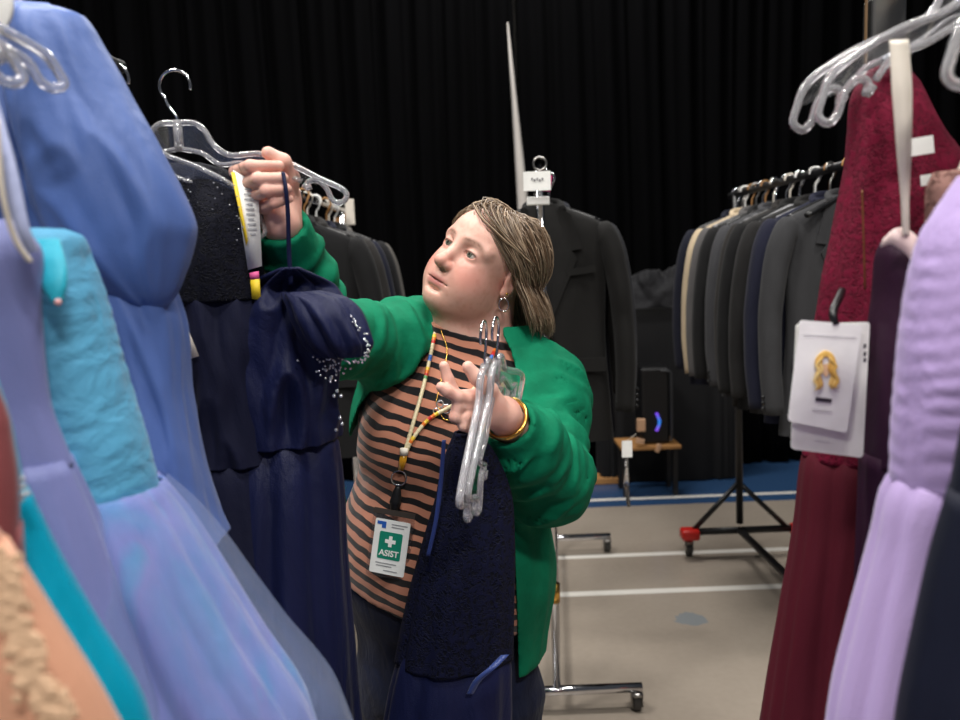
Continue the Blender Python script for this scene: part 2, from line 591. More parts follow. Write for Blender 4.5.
# nose
G.cap(hp(.084, 0, .008), hp(.114, 0, -.034), .0085, .0098, .013)
E_((.1170, 0, -.036), (.0110, .0108, .0100), .01)
for s in (1, -1):
    E_((.103, s * .0120, -.0405), (.0120, .0070, .0080), .006)
    E_((.110, s * .0065, -.0485), (.0055, .0032, .0040), .003, True)
# lids
for s in (1, -1):
    E_((.0755, s * .0315, -.004), (.0152, .0170, .0148), .006)
    E_((.0905, s * .0318, -.0050), (.016, .0138, .0049), .003, True)
# lips
E_((.0985, 0, -.0665), (.0085, .0205, .0052), .006)
E_((.0965, 0, -.0785), (.0090, .0180, .0062), .006)
E_((.1080, 0, -.0722), (.0140, .0210, .0008), .003, True)
E_((.107, 0, -.0895), (.009, .018, .004), .008, True)
for s in (1, -1): E_((.0945, s * .0245, -.0735), (.004, .004, .003), .006, True)
# ears
for s in (1, -1):
    E_((-.004, s * .0765, -.018), (.019, .0075, .031), .006)
    E_((.001, s * .0855, -.014), (.011, .0060, .019), .005, True)
    E_((.003, s * .0765, -.043), (.010, .0065, .010), .006)
hands(G)
BV, BQ = G.net(); del G

# --- skin colour per vertex (complexion, lips, brows, scalp)
q = (BV - HC) @ HA.T
f_, l_, u_ = q.T; al = np.abs(l_)
base = np.array(lin((232, 183, 165))[:3]); colr = np.tile(base, (len(BV), 1))


def blend(c, w):
    global colr
    w = np.clip(w, 0, 1)[:, None]; colr = colr * (1 - w) + np.array(lin(c)[:3]) * w


def gau(f, l, u, sf, sl, su):
    return np.exp(-(((f_ - f) / sf) ** 2 + ((al - l) / sl) ** 2 + ((u_ - u) / su) ** 2))


onhead = (np.abs(q) < .2).all(1) & (u_ > -.14)
blend((214, 136, 122), .75 * gau(.075, .045, -.045, .05, .030, .032) * onhead)
blend((208, 128, 112), .5 * gau(.118, 0, -.037, .02, .018, .018))
blend((205, 138, 118), .55 * gau(0, .08, -.02, .03, .02, .04) * onhead)
blend((206, 132, 116), .4 * gau(.06, 0, -.12, .06, .07, .03) * onhead)
blend((184, 104, 100), .85 * (np.exp(-(((u_ + .0728) / .0105) ** 4 + (al / .0225) ** 6)) * (f_ > .080)))
blend((110, 56, 52), .8 * (np.exp(-(((u_ + .0722) / .0022) ** 2 + (al / .024) ** 6)) * (f_ > .080)))
bu = .0205 - 6.5 * (al - .030) ** 2 - .004 * (al > .042) * (al - .042) / .01
nb = vnoise(BV * 420)
blend((112, 82, 66), (.72 + .25 * nb) * np.exp(-(((u_ - bu) / .0042) ** 2 + ((al - .031) / .021) ** 6)) * (f_ > .05))
lu = -.0045 + .0064 * np.sqrt(np.clip(1 - ((al - .0318) / .0150) ** 2, 0, 1))
blend((70, 46, 40), .85 * np.exp(-((u_ - lu) / .0016) ** 2) * (np.abs(al - .0318) < .0155) * (f_ > .06))
ll = -.0045 - .0062 * np.sqrt(np.clip(1 - ((al - .0318) / .0150) ** 2, 0, 1))
blend((168, 104, 94), .6 * np.exp(-((u_ - ll) / .0016) ** 2) * (np.abs(al - .0318) < .0155) * (f_ > .06))
# freckled warmth
blend((196, 122, 104), .28 * np.clip(vnoise(BV * 160, 3), 0, 1) * onhead)
# hands: pinker knuckles
hw = 1.0 * (BV[:, 1] < 1.2)
blend((214, 142, 124), .35 * hw * np.clip(.5 + vnoise(BV * 60, 5), 0, 1))
# scalp under the hair
dq = q - np.array([-.012, 0, .014]); th = np.degrees(np.arccos(np.clip(dq[:, 2] / (np.linalg.norm(dq, axis=1) + 1e-9), -1, 1)))
phi = np.degrees(np.arctan2(np.abs(dq[:, 1]), dq[:, 0]))
hl = np.interp(phi, [0, 20, 40, 55, 70, 82, 92, 110, 130, 180], [50, 47, 52, 68, 91, 106, 111, 116, 122, 126])
blend((104, 84, 68), np.clip((hl - th) / 4, 0, 1) * (onhead & (np.linalg.norm(dq, axis=1) < .125)))

skin, nt, b = new_mat('skin')
at = nt.nodes.new('ShaderNodeAttribute'); at.attribute_name = 'complexion'
nt.links.new(at.outputs['Color'], b.inputs['Base Color'])
setp(b, rough=.46, spec=.35, sss=.12, sss_scale=.006)
b.inputs['Subsurface Radius'].default_value = (1, .35, .2)
bump(nt, b, noise(nt, mapped(nt), 420, 3), .12, .002)
me = np_mesh('person', BV, BQ)
ca = me.color_attributes.new('complexion', 'FLOAT_COLOR', 'POINT')
ca.data.foreach_set('color', np.hstack([colr, np.ones((len(colr), 1))]).astype(np.float32).ravel())
person = link('person', me, skin)
tag(person, 'woman in a green cardigan and striped top lifting a hanger beside the gown racks', 'person')

# --- eyes
GAZE = U(255, 120, 1.12)
em, nt, b = new_mat('eye_surface')
at = nt.nodes.new('ShaderNodeAttribute'); at.attribute_name = 'iris'; nt.links.new(at.outputs['Color'], b.inputs['Base Color']); setp(b, rough=.08, coat=.6)
for s in (1, -1):
    c = hp(.0755, s * .0315, -.004); g = GAZE - c; g /= np.linalg.norm(g)
    g = g * .8 + _F * .35; g /= np.linalg.norm(g)
    mb = MB().ball(c, .0128, 40); o = mb.build('eye', em, person)
    V = np.array(mb.V); ca_ = ((V - c) / .0128) @ g; an = np.degrees(np.arccos(np.clip(ca_, -1, 1)))
    k = np.where(an[:, None] < 11, np.array(lin((14, 12, 12))[:3]), np.where(an[:, None] < 28, np.array(lin((92, 98, 86))[:3]), np.where(an[:, None] < 31, np.array(lin((60, 62, 58))[:3]), np.array(lin((208, 197, 188))[:3]))))
    a = o.data.color_attributes.new('iris', 'FLOAT_COLOR', 'POINT'); a.data.foreach_set('color', np.hstack([k, np.ones((len(k), 1))]).astype(np.float32).ravel())

# --- hair: swept-back chin-length bob of separate locks
NS, NP_ = 6800, 16
gl = HA @ np.array([0, 0, -1.0])
HV, HQ, HCc = [], [], []
CE = np.array([-.012, 0, .014]); RE = np.array([.096, .076, .082])
cnt = 0
while cnt < NS:
    ph = rng.uniform(-180, 180); hlx = np.interp(abs(ph), [0, 20, 40, 55, 70, 82, 92, 110, 130, 180], [50, 47, 52, 68, 91, 106, 111, 116, 122, 124])
    th0 = hlx * math.sqrt(rng.uniform(0, 1)) if rng.uniform() < .72 else hlx * rng.uniform(.9, 1.0)
    sgn = 1 if ph >= 0 else -1
    if th0 < 14 and rng.uniform() < .5: sgn = 1
    pe = sgn * (93 + (abs(ph)) * (87 / 180)) + rng.normal(0, 4)
    lay = rng.uniform(0, 1); vol = (.003 + .016 * lay) * (.55 + .45 * min(1, abs(ph) / 70)) + .002 * math.sin(ph * .21 + th0 * .1)
    clump = vnoise(np.array([[ph * .06, th0 * .05, 0.]]), 9)[0]
    zend = 1.318 + rng.normal(0, .008) + .014 * lay + (.02 if abs(ph) < 70 else 0) + .010 * clump
    P = []; done = False; step = 0; th_ = th0; ph_ = ph; pos = None
    for i in range(60):
        if th_ < 108:
            k = (th_ - th0) / max(108 - th0, 8)
            a = min(1, max(0, k)) ** .95
            ph_ = ph + (pe - ph) * a
            t, p = math.radians(th_), math.radians(ph_)
            rise = min(1, i / 4) * (vol * (1 + .5 * k)) + .0015
            d = np.array([math.sin(t) * math.cos(p), math.sin(t) * math.sin(p), math.cos(t)])
            pos = CE + d * (RE + rise); th_ += 5.2
            P.append(pos)
        else:
            if pos is None:
                break
            out = np.array([pos[0] - CE[0], pos[1], 0]); out /= np.linalg.norm(out) + 1e-9
            z = (HC + pos @ HA)[2]
            kk = np.clip((1.385 - z) / .09, 0, 1)
            d = gl + out * (.60 * (1 - kk) - .30 * kk) + np.array([-.20, 0, 0])
            d /= np.linalg.norm(d); pos = pos + d * .009
            P.append(pos)
            if z < zend: break
    if len(P) < 4: continue
    P = np.array(P) + np.cumsum(rng.normal(0, .0006, (len(P), 3)), 0)
    P += (.0016 * np.stack([vnoise(np.c_[np.full(len(P), clump * 7), np.arange(len(P)) * .22, np.full(len(P), j * 9.)], 4 + j) for j in range(3)], 1)) * np.linspace(0, 1, len(P))[:, None]
    W_ = HC + spline(P, NP_) @ HA
    T = np.gradient(W_, axis=0); T /= np.linalg.norm(T, axis=1)[:, None] + 1e-9
    N = W_ - (HC + CE @ HA); N -= T * (N * T).sum(1)[:, None]; N /= np.linalg.norm(N, axis=1)[:, None] + 1e-9
    B = np.cross(T, N)
    r = (.00105 * rng.uniform(.7, 1.3)) * np.interp(np.linspace(0, 1, NP_), [0, .15, .8, 1], [.7, 1, .9, .25])[:, None]
    b0 = len(HV) * 1
    ring = np.stack([W_ + N * r * .8, W_ - N * r * .4 + B * r, W_ - N * r * .4 - B * r], 1).reshape(-1, 3)
    o0 = cnt * NP_ * 3
    HV.append(ring)
    ii = np.arange(NP_ - 1)[:, None] * 3; kx = np.arange(3)[None, :]; k2 = (kx + 1) % 3
    HQ.append(np.stack([ii + kx, ii + k2, ii + 3 + k2, ii + 3 + kx], -1).reshape(-1, 4) + o0)
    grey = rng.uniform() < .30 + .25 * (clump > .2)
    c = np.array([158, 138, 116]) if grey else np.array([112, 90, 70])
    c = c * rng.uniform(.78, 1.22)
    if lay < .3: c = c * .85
    HCc.append(np.tile(np.array(lin(np.clip(c, 0, 255))), (NP_ * 3, 1)))
    cnt += 1
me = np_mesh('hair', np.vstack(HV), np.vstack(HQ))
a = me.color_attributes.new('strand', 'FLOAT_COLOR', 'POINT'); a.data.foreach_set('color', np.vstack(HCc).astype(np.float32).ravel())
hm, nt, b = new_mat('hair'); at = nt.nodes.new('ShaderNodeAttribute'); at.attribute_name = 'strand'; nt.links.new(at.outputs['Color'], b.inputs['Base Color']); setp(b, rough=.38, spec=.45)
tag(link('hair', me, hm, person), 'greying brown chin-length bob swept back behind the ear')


# --- striped top
def grid(lo, hi, h): return Field(*[np.arange(a, b, h) for a, b in zip(lo, hi)])


def cut_plane(G, p, n):
    """keep what lies behind the plane"""
    X, Y, Z = G.pts((slice(None),) * 3); n = np.asarray(n, float); n /= np.linalg.norm(n)
    G.F = np.maximum(G.F, ((X - p[0]) * n[0] + (Y - p[1]) * n[1] + (Z - p[2]) * n[2]).astype(np.float32))


def fold_noise(G, band, fn):
    m = np.argwhere(np.abs(G.F) < band)
    P = np.stack([G.c[a][m[:, a]] for a in range(3)], 1).astype(float)
    G.F[m[:, 0], m[:, 1], m[:, 2]] += fn(P).astype(np.float32)


G = grid((-.34, 1.25, .64), (.32, 1.88, 1.42), .005)
torso(G, .007)
for c, r in TORSO[1:3]: G.ell(c, np.array(r) + .019, TA, .05)
G.cap(NB, hp(-.01, 0, -.06), .076, .068, .03)
G.cap(NB + np.array([-.035, -.045, -.01]), hp(.03, 0, -.105), .059, .050, .03)
for a, b in ((SR, ER), (SL, EL)): G.cap(a, a + (b - a) * .5, .056, .050, .03)
fold_noise(G, .03, lambda P: .0035 * vnoise(np.c_[P[:, 0] * 9 + P[:, 2] * 4, P[:, 1] * 9, P[:, 2] * 16 - P[:, 0] * 6], 11) + .002 * vnoise(P * 32, 12))
G.F = np.maximum(G.F, -(G.F + .012))
cpl, cpr, cpb = U(441, 331, 1.49), U(501, 337, 1.55), U(490, 314, 1.68)
n = np.cross(cpr - cpl, cpb - cpl); n *= np.sign(n[2]); cut_plane(G, cpl, n)
hem = U(400, 624, 1.36); cut_plane(G, hem, (-.30, 0, -1))
V, Q = G.net(); SHIRT_V = V; SHIRT_Q = Q
sm, nt, b = new_mat('striped_jersey'); setp(b, rough=.85, sheen=.3, spec=.2)
v = mapped(nt); sx = nt.nodes.new('ShaderNodeSeparateXYZ'); nt.links.new(v, sx.inputs[0])
nz = noise(nt, v, 9, 2); nz2 = noise(nt, v, 30, 2)
z = math_node(nt, 'MULTIPLY_ADD', sx.outputs['X'], .30, sx.outputs['Z'])
z = math_node(nt, 'MULTIPLY_ADD', nz, .030, z); z = math_node(nt, 'MULTIPLY_ADD', nz2, .006, z)
fr = math_node(nt, 'FRACT', math_node(nt, 'DIVIDE', z, .0245))
nt.links.new(ramp(nt, fr, [(0, lin((182, 122, 98))), (.52, lin((16, 13, 16)))], 'CONSTANT'), b.inputs['Base Color'])
bump(nt, b, noise(nt, v, 700, 2), .15, .003)
shirt = link('striped_top', np_mesh('striped_top', V, Q), sm, person)
tag(shirt, 'black and salmon pink striped jersey top')

# --- jeans and shoes
G = grid((-.30, 1.25, .03), (.28, 1.85, .86), .007)
for c, r in TORSO[:3]: G.ell(c, np.array(r) + .016, TA, .05)
for h, kn, an in zip(HIPS, KNEES, ANK):
    G.cap(h, kn, .098, .075, .05); G.cap(kn, an - (0, 0, .02), .075, .068, .03)
fold_noise(G, .03, lambda P: .004 * vnoise(P * np.array([14, 14, 22]), 31))
cut_plane(G, (0, 0, .83), (0, 0, 1)); cut_plane(G, (0, 0, .05), (0, 0, -1))
V, Q = G.net()
link('jeans', np_mesh('jeans', V, Q), cloth('dark_denim', (22, 30, 56), .85, .05, .3, 30, .6, .2), person)
for h in ANK:
    G = grid(h + np.array([-.14, -.26, -.1]), h + np.array([.1, .09, .04]), .005)
    G.cap(h - (0, 0, .04), h + np.array([-.05, -.15, -.047]), .046, .040, .02); G.cap(h, h - (0, 0, .05), .05, .05, .02)
    cut_plane(G, (0, 0, .002), (0, 0, -1)); cut_plane(G, h - (0, 0, .012), (0, 0, 1))
    V, Q = G.net(); link('shoe', np_mesh('shoe', V, Q), M['black_plastic'], person)

# --- cardigan
G = grid((-.40, 1.04, .60), (.34, 1.88, 1.60), .0048)
torso(G, .019)
G.cap(NB, SR, .074, .083, .06); G.cap(NB, SL, .074, .083, .06)
for c, r in TORSO[1:3]: G.ell(c, np.array(r) + .028, TA, .05)
G.ell(U(484, 585, 1.56), (.120, .15, .19), TA, .05)
CR, CL = WR + (ER - WR) * .02, WL + (EL - WL) * .10
GA = grid((-.40, 1.04, .60), (.34, 1.88, 1.60), .0048)
GA.cap(SR, ER, .076, .062, .05); GA.cap(ER, CR, .062, .042, .04)
GA.cap(SL, EL, .080, .071, .05); GA.cap(EL, EL + (CL - EL) * .6, .071, .060, .04); GA.cap(EL + (CL - EL) * .6, CL, .062, .046, .03)
ARMS = GA.F.copy()
h = np.maximum(.05 - np.abs(G.F - GA.F), 0) / .05
G.F = np.minimum(G.F, GA.F) - h * h * .0125


def cardigan_folds(P):
    d = np.zeros(len(P))
    segs = ((SR, ER, 26, .0075, 1), (ER, CR, 30, .0065, 2), (SL, EL, 26, .0085, 3), (EL, CL, 34, .0075, 4))
    W = []; D = []
    for a, b, fr, am, sd in segs:
        e = b - a; L = np.linalg.norm(e); e = e / L; r = P - a; t = r @ e
        rad = r - np.outer(np.clip(t, 0, L), e); dist = np.linalg.norm(rad, axis=1)
        ref = np.cross(e, [0.3, 1, 0.2]); ref /= np.linalg.norm(ref); r2 = np.cross(e, ref)
        u, v = rad @ ref, rad @ r2
        n1 = vnoise(np.c_[t * fr + u * 14, u * 9 + sd * 7, v * 9], sd); n1 = 1 - 2.4 * np.abs(n1)
        n2 = vnoise(np.c_[t * fr * 2.1 - v * 20, u * 16, v * 16 + sd], sd + 20)
        D.append(-2.7 * am * (.6 * n1 + .35 * n2)); W.append(np.exp(-(dist / .085) ** 4) * np.exp(-np.clip(np.abs(t - L / 2) - L / 2, 0, 1) / .02))
    n1 = vnoise(np.c_[P[:, 0] * 22, P[:, 1] * 22, P[:, 2] * 4], 41); D.append(-.0055 * (1 - 2.2 * np.abs(n1))); W.append(np.full(len(P), .25))
    W = np.array(W); D = np.array(D)
    d = (W * D).sum(0) / W.sum(0)
    # ribbed cuffs
    for a, b in ((WR, ER), (WL, EL)):
        e = b - a; L = np.linalg.norm(e); e = e / L; r = P - a; t = r @ e
        rad = np.linalg.norm(r - np.outer(t, e), axis=1)
        m = np.clip((.062 - t) / .012, 0, 1) * np.clip((.085 - rad) / .02, 0, 1)
        ref = np.cross(e, [0.3, 1, 0.2]); ref /= np.linalg.norm(ref); ang = np.arctan2(r @ np.cross(e, ref), r @ ref)
        d = d * (1 - m) + m * (.003 + .0011 * np.sin(ang * 34))
    return d


fold_noise(G, .04, cardigan_folds)
G.F = np.maximum(G.F, -(G.F + .011))
X, Y, Z = G.pts((slice(None),) * 3)
re = np.array([U(452, 322, 1.50), U(432, 332, 1.47), U(395, 362, 1.45), U(352, 415, 1.42), U(330, 470, 1.40), U(322, 660, 1.38)])
le = np.array([U(503, 335, 1.50), U(511, 352, 1.47), U(516, 372, 1.46), U(517, 450, 1.42), U(514, 520, 1.38), U(519, 660, 1.38)])
zz = np.asarray(Z).ravel().astype(float)
xr = np.interp(zz, re[::-1, 2], re[::-1, 0]); xl = np.interp(zz, le[::-1, 2], le[::-1, 0])
inside = np.minimum(X - xr[None, None, :].astype(np.float32), xl[None, None, :].astype(np.float32) - X)
fc = TORSO[0][0]; fr = np.array([-math.sin(-TY), -math.cos(TY)])
front = (X - fc[0]) * fr[0] + (Y - fc[1]) * fr[1] + .03
top = U(440, 306, 1.5)[2]
G.F = np.maximum(G.F, np.minimum(np.minimum(np.minimum(inside, front), top - Z + 0 * X), ARMS - .022))
G.cap(NB + np.array([0, .01, -.02]), hp(-.03, 0, -.02), .078, .088, .01, True)
for a_, b_ in ((CR, ER), (CL, EL)):
    e = (a_ - b_) / np.linalg.norm(a_ - b_)
    near = np.sqrt((X - a_[0]) ** 2 + (Y - a_[1]) ** 2 + (Z - a_[2]) ** 2) - .085
    pl = (X - a_[0]) * e[0] + (Y - a_[1]) * e[1] + (Z - a_[2]) * e[2]
    G.F = np.maximum(G.F, np.minimum(pl, -near).astype(np.float32))
hm_ = U(545, 655, 1.52); 
G.F = np.maximum(G.F, (hm_[2] - Z) + 0 * X + 0 * Y)
# open the far cuff only near the wrist
V, Q = G.net()
CARD_V, CARD_Q = V, Q
gm, nt, b = new_mat('green_knit'); setp(b, rough=.82, sheen=.0, sheen_rough=.5, spec=.2)
v = mapped(nt); n1 = noise(nt, v, 22, 3)
nt.links.new(ramp(nt, n1, [(.3, lin((0, 106, 74))), (.7, lin((2, 122, 86)))]), b.inputs['Base Color'])
wv = noise(nt, v, 850, 2); h = math_node(nt, 'MULTIPLY_ADD', wv, .12, noise(nt, v, 60, 3)); bump(nt, b, h, .28, .006)
card = link('cardigan', np_mesh('cardigan', V, Q), gm, person)
sm2 = card.modifiers.new('soften', 'SMOOTH'); sm2.factor = .5; sm2.iterations = 4
tag(card, 'open green knitted cardigan with ribbed cuffs')

shirt_bvh = BVHTree.FromPolygons([Vector(v) for v in SHIRT_V], [tuple(f) for f in SHIRT_Q.tolist()])
card_bvh = BVHTree.FromPolygons([Vector(v) for v in CARD_V], [tuple(f) for f in CARD_Q.tolist()])


def onto(px, py, off=.004, bvhs=(shirt_bvh,)):
    """where the sight line meets the clothes, lifted a little off them"""
    d = Vector(U(px, py, 1) - CC).normalized(); best = None
    for bv in bvhs:
        h = bv.ray_cast(Vector(CC), d)
        if h[0] is not None and (best is None or h[3] < best[3]): best = h
    if best is None: return U(px, py, 1.45)
    return np.array(best[0] - d * off)


for px, py in ((508, 361),):
    p = onto(px, py, .004, (card_bvh,))
    MB().tube([p, p + np.array([-.001, -.004, 0])], [.006, .005], 14).build('button', plain('green_button', (10, 84, 64), .3), person)

# --- jewellery worn
mb = MB()
ax = (EL - WL); ax /= np.linalg.norm(ax); c = WL + ax * .012
ref = np.cross(ax, [0, 0, 1.]); ref /= np.linalg.norm(ref); r2 = np.cross(ax, ref)
mb.tube([c + .0335 * (math.cos(a) * ref + math.sin(a) * r2) for a in np.linspace(0, 2 * PI, 40, endpoint=False)], .0036, 8, closed=True)
mb.build('bracelet', M['gold'], person)
mb = MB(); e = hp(.006, .083, -.052)
mb.tube([e + np.array([.009 * math.sin(a), 0, -.012 + .012 * math.cos(a)]) for a in np.linspace(0, 2 * PI, 26, endpoint=False)], .0014, 6, closed=True)
mb.build('earring', M['chrome'], person)
MB().ball(hp(.004, .0845, -.042), .0025).build('earring_stud', M['gold'], person)

# ================================================================== hangers
def hanger_shape(mb_body, mb_web, mb_hook, drop=1.0, hw=.21, neck=-.070, rim=.0034):
    """clear dress hanger: arms along x, up z, hook top at the origin; rimmed web with scroll ends"""
    def side(sg):
        top = [(0, neck), (.022, neck), (.036, neck - .010), (.048, neck - .030), (.070, neck - .044), (.110, neck - .056 * drop), (.150, neck - .074 * drop), (.185, neck - .098 * drop), (hw - .004, neck - .122 * drop), (hw, neck - .138 * drop), (hw - .010, neck - .146 * drop), (hw - .020, neck - .138 * drop), (hw - .027, neck - .118 * drop), (hw - .040, neck - .104 * drop), (hw - .052, neck - .108 * drop), (hw - .050, neck - .120 * drop), (hw - .058, neck - .112 * drop)]
        bot = [(0, neck - .034), (.030, neck - .040), (.055, neck - .056), (.085, neck - .072 * drop), (.120, neck - .084 * drop), (hw - .060, neck - .106 * drop)]
        return [[(sg * x, 0, z) for x, z in P] for P in (top, bot)]
    for sg in (1, -1):
        t, b = side(sg)
        ts, bs = spline(t, 60), spline(b, 30)
        mb_body.tube(ts, rim, 8); mb_body.tube(bs, rim * .9, 8)
        # thin web between the rims
        n = 22; A = spline(t[:9], n); B = spline(b, n)
        V, F = [], []
        for y in (-.0011, .0011):
            for i in range(n): V += [A[i] + (0, y, 0), B[i] + (0, y, 0)]
        for s_ in (0, 1):
            o = s_ * n * 2
            for i in range(n - 1):
                f = (o + 2 * i, o + 2 * i + 1, o + 2 * i + 3, o + 2 * i + 2); F.append(f if s_ else f[::-1])
        mb_web.add(V, F)
    mb_body.tube([(0, 0, neck + .004), (0, 0, neck - .036)], .0062, 10)
    a = np.linspace(-.30, 1.18, 26) * PI
    arc = [(.021 * math.cos(t), 0, -.021 + .021 * math.sin(t)) for t in a[::-1]]
    k = [(0, 0, neck - .006), (0, 0, neck + .010)]
    arc = [p for p in arc]
    hook = [(.0, 0, neck - .006), (.0, 0, neck + .008), (.010, 0, -.048)] + [(.021 * math.cos(t), 0, -.021 + .021 * math.sin(t)) for t in np.linspace(-.25, 1.08, 24) * PI]
    hook = [(-x, y, z) for x, y, z in hook]
    mb_hook.tube(spline(hook, 60), .0021, 8)


_ph = None


def dress_hanger(label, Mx, group='clear plastic dress hangers', mat=None, drop=1.0, hw=.21, rim=.0034):
    """a clear hanger placed by matrix (local x = arms, z up, origin = hook)"""
    e = empty('dress_hanger', (0, 0, 0), label, 'hanger', group)
    A, B, W_ = MB(), MB(), MB(); hanger_shape(A, W_, B, drop, hw, rim=rim)
    e.matrix_world = Mx
    A.build('hanger_rim', M['rim'], e, local=True)
    W_.build('web', M['plastic'], e, local=True)
    B.build('hook', M['chrome'], e, local=True)
    return e


def frame_m(o, xdir, zdir):
    x = np.asarray(xdir, float); x /= np.linalg.norm(x); z = np.asarray(zdir, float); z -= x * (z @ x); z /= np.linalg.norm(z); y = np.cross(z, x)
    return Matrix(((x[0], y[0], z[0], o[0]), (x[1], y[1], z[1], o[1]), (x[2], y[2], z[2], o[2]), (0, 0, 0, 1)))


# ================================================================== racks
def caster(parent, x, y, top, fork=None, name='caster', r=.036):
    f = MB().box((x, y, top - .012), (.030, .042, .010)).box((x - .016, y + .012, top - .036), (.003, .036, .05)).box((x + .016, y + .012, top - .036), (.003, .036, .05)).cyl((x, y, top - .01), (x, y, top + .02), .007)
    c = f.build(name, fork or M['steel'], parent)
    w_ = MB().cyl((x - .012, y + .02, r), (x + .012, y + .02, r), r, 24)
    w_.build('wheel', M['rubber'], c, bevel=.004)
    return c


def rod(name, parent, a, b, r, mat, n=18): return MB().cyl(a, b, r, n).build(name, mat, parent)


# --- chrome rack holding the black suits in the middle
mr = empty('garment_rack', (.25, 3.1, 0), 'chrome garment rack on casters behind the woman, with black suits on its rail', 'garment rack')
PF, PR = np.array([.2041, 2.39, 0]), np.array([.335, 3.78, 0]); ZR = 1.735
for P in (PF, PR):
    tt = U(539, 178, 2.39) if P is PF else np.array([.30, 3.78, ZR - .02])
    MB().tube([P + (0, 0, .075), (P + tt) / 2 + (0, 0, .04), (tt[0], tt[1], ZR - .015)], .0125, 14).build('post', M['chrome'], mr)
    rod('foot_bar', mr, P + (-.27, 0, .085), P + (.27, 0, .085), .0155, M['chrome'])
    for sx in (-1, 1): caster(mr, P[0] + sx * .255, P[1], .078)
TF = U(539, 165, 2.39); ZR = TF[2]
rl = MB()
for k in range(2): pass
rl.tube([TF + (0, -.03, 0), np.array([.30, 3.82, ZR])], .016, 20, cap=False).build('rail', M['chrome'], mr)
MB().tube([TF + np.array([.0185 * math.cos(a), -.032, .0185 * math.sin(a)]) for a in np.linspace(0, 2 * PI, 32, endpoint=False)], .0035, 8, closed=True).build('rail_end_ring', M['steel'], mr)
rod('lower_bar', mr, PF + (0, 0, .10), PR + (0, 0, .10), .012, M['chrome'])
MB().cyl(PF + (.001, 0, .38), PF + (.001, 0, .44), .017).build('clamp', M['gold'], mr)
p = U(538, 201, 2.37); MB().box(p, (.066, .02, .024)).build('rail_clip', M['white'], mr, smooth=False, bevel=.003)

sg = empty('rack_sign', U(537, 181, 2.33), 'small white paper sign taped to the end of the chrome suit rack', 'sign')
p = U(537, 181, 2.33)
MB().box(p, (.078, .003, .054)).build('card', M['white'], sg, smooth=False)
MB().box(U(546, 183, 2.335), (.030, .003, .046), Matrix.Rotation(.15, 3, 'Y')).build('pink_edge', plain('magenta_paper', (204, 36, 120), .6), sg, smooth=False)
ik = plain('pen_ink', (120, 118, 122), .7)
q = MB()
for k in range(5): q.box(U(532 + k * 2.6, 179 + (k % 2) * 1.2, 2.327), (.005, .001, .006))
q.build('handwriting', ik, sg, smooth=False)

# --- black rack on the right
RX = 1.172
br = empty('garment_rack', (RX, 3.1, 0), 'black metal garment rack with red caster brackets holding suit jackets, right', 'garment rack')
rod('rail', br, (RX + .01, 2.2, 1.708), (RX + .015, 3.76, 1.70), .014, M['black_metal'])
for y, nm in ((3.68, 'post'), (2.28, 'post')):
    rod(nm, br, (RX + .035, y, .16), (RX + .015, y, 1.70), .0165, M['black_metal'])
    rod('foot_bar', br, (RX - .25 + .03, y, .125), (RX + .30, y, .125), .017, M['black_metal'])
    rod('brace', br, (RX - .19, y, .13), (RX + .03, y, .36), .012, M['black_metal'])
    rod('brace', br, (RX + .26, y, .13), (RX + .03, y, .36), .012, M['black_metal'])
    for sx in (-.235, .29):
        c = caster(br, RX + .03 + sx, y, .088)
        MB().box((RX + .03 + sx, y - .005, .118), (.085, .075, .052)).build('corner_bracket', M['red'], br, bevel=.012)
rod('base_bar', br, (RX + .035, 3.68, .125), (RX + .06, 2.28, .125), .017, M['black_metal'])

# --- rack behind the woman on the left
LX = -.585
lr = empty('garment_rack', (LX, 3.1, 0), 'garment rack of dark suit jackets seen under the raised green sleeve', 'garment rack')
rod('rail', lr, (LX, 2.45, 1.69), (LX, 3.62, 1.69), .014, M['chrome'])
for y in (2.5, 3.58):
    rod('post', lr, (LX, y, .08), (LX, y, 1.69), .0135, M['chrome'])
    rod('foot_bar', lr, (LX - .26, y, .085), (LX + .26, y, .085), .0155, M['chrome'])
    for sx in (-1, 1): caster(lr, LX + sx * .245, y, .078)
rod('lower_bar', lr, (LX, 2.5, .1), (LX, 3.58, .1), .012, M['chrome'])
p = U(350, 212, 3.66); MB().box(p, (.040, .012, .115)).build('end_board', M['offwhite'], lr, smooth=False, bevel=.003)
p = U(343, 219, 3.68); MB().box(p, (.085, .012, .035), Matrix.Rotation(-.5, 3, 'Y')).build('wooden_bracket', M['wood'], lr, smooth=False, bevel=.003)

# ================================================================== suit jackets
def ring_loft(rows, n=40, sup=2.4):
    """rows (cx, cy, z, rx, ry): rounded-box rings"""
    V, F = [], []
    for cx, cy, z, rx, ry in rows:
        for k in range(n):
            a = 2 * PI * k / n; ca, sa = math.cos(a), math.sin(a)
            V.append((cx + rx * math.copysign(abs(ca) ** (2 / sup), ca), cy + ry * math.copysign(abs(sa) ** (2 / sup), sa), z))
    for j in range(len(rows) - 1):
        for k in range(n):
            F.append((j * n + k, j * n + (k + 1) % n, (j + 1) * n + (k + 1) % n, (j + 1) * n + k))
    return V, F


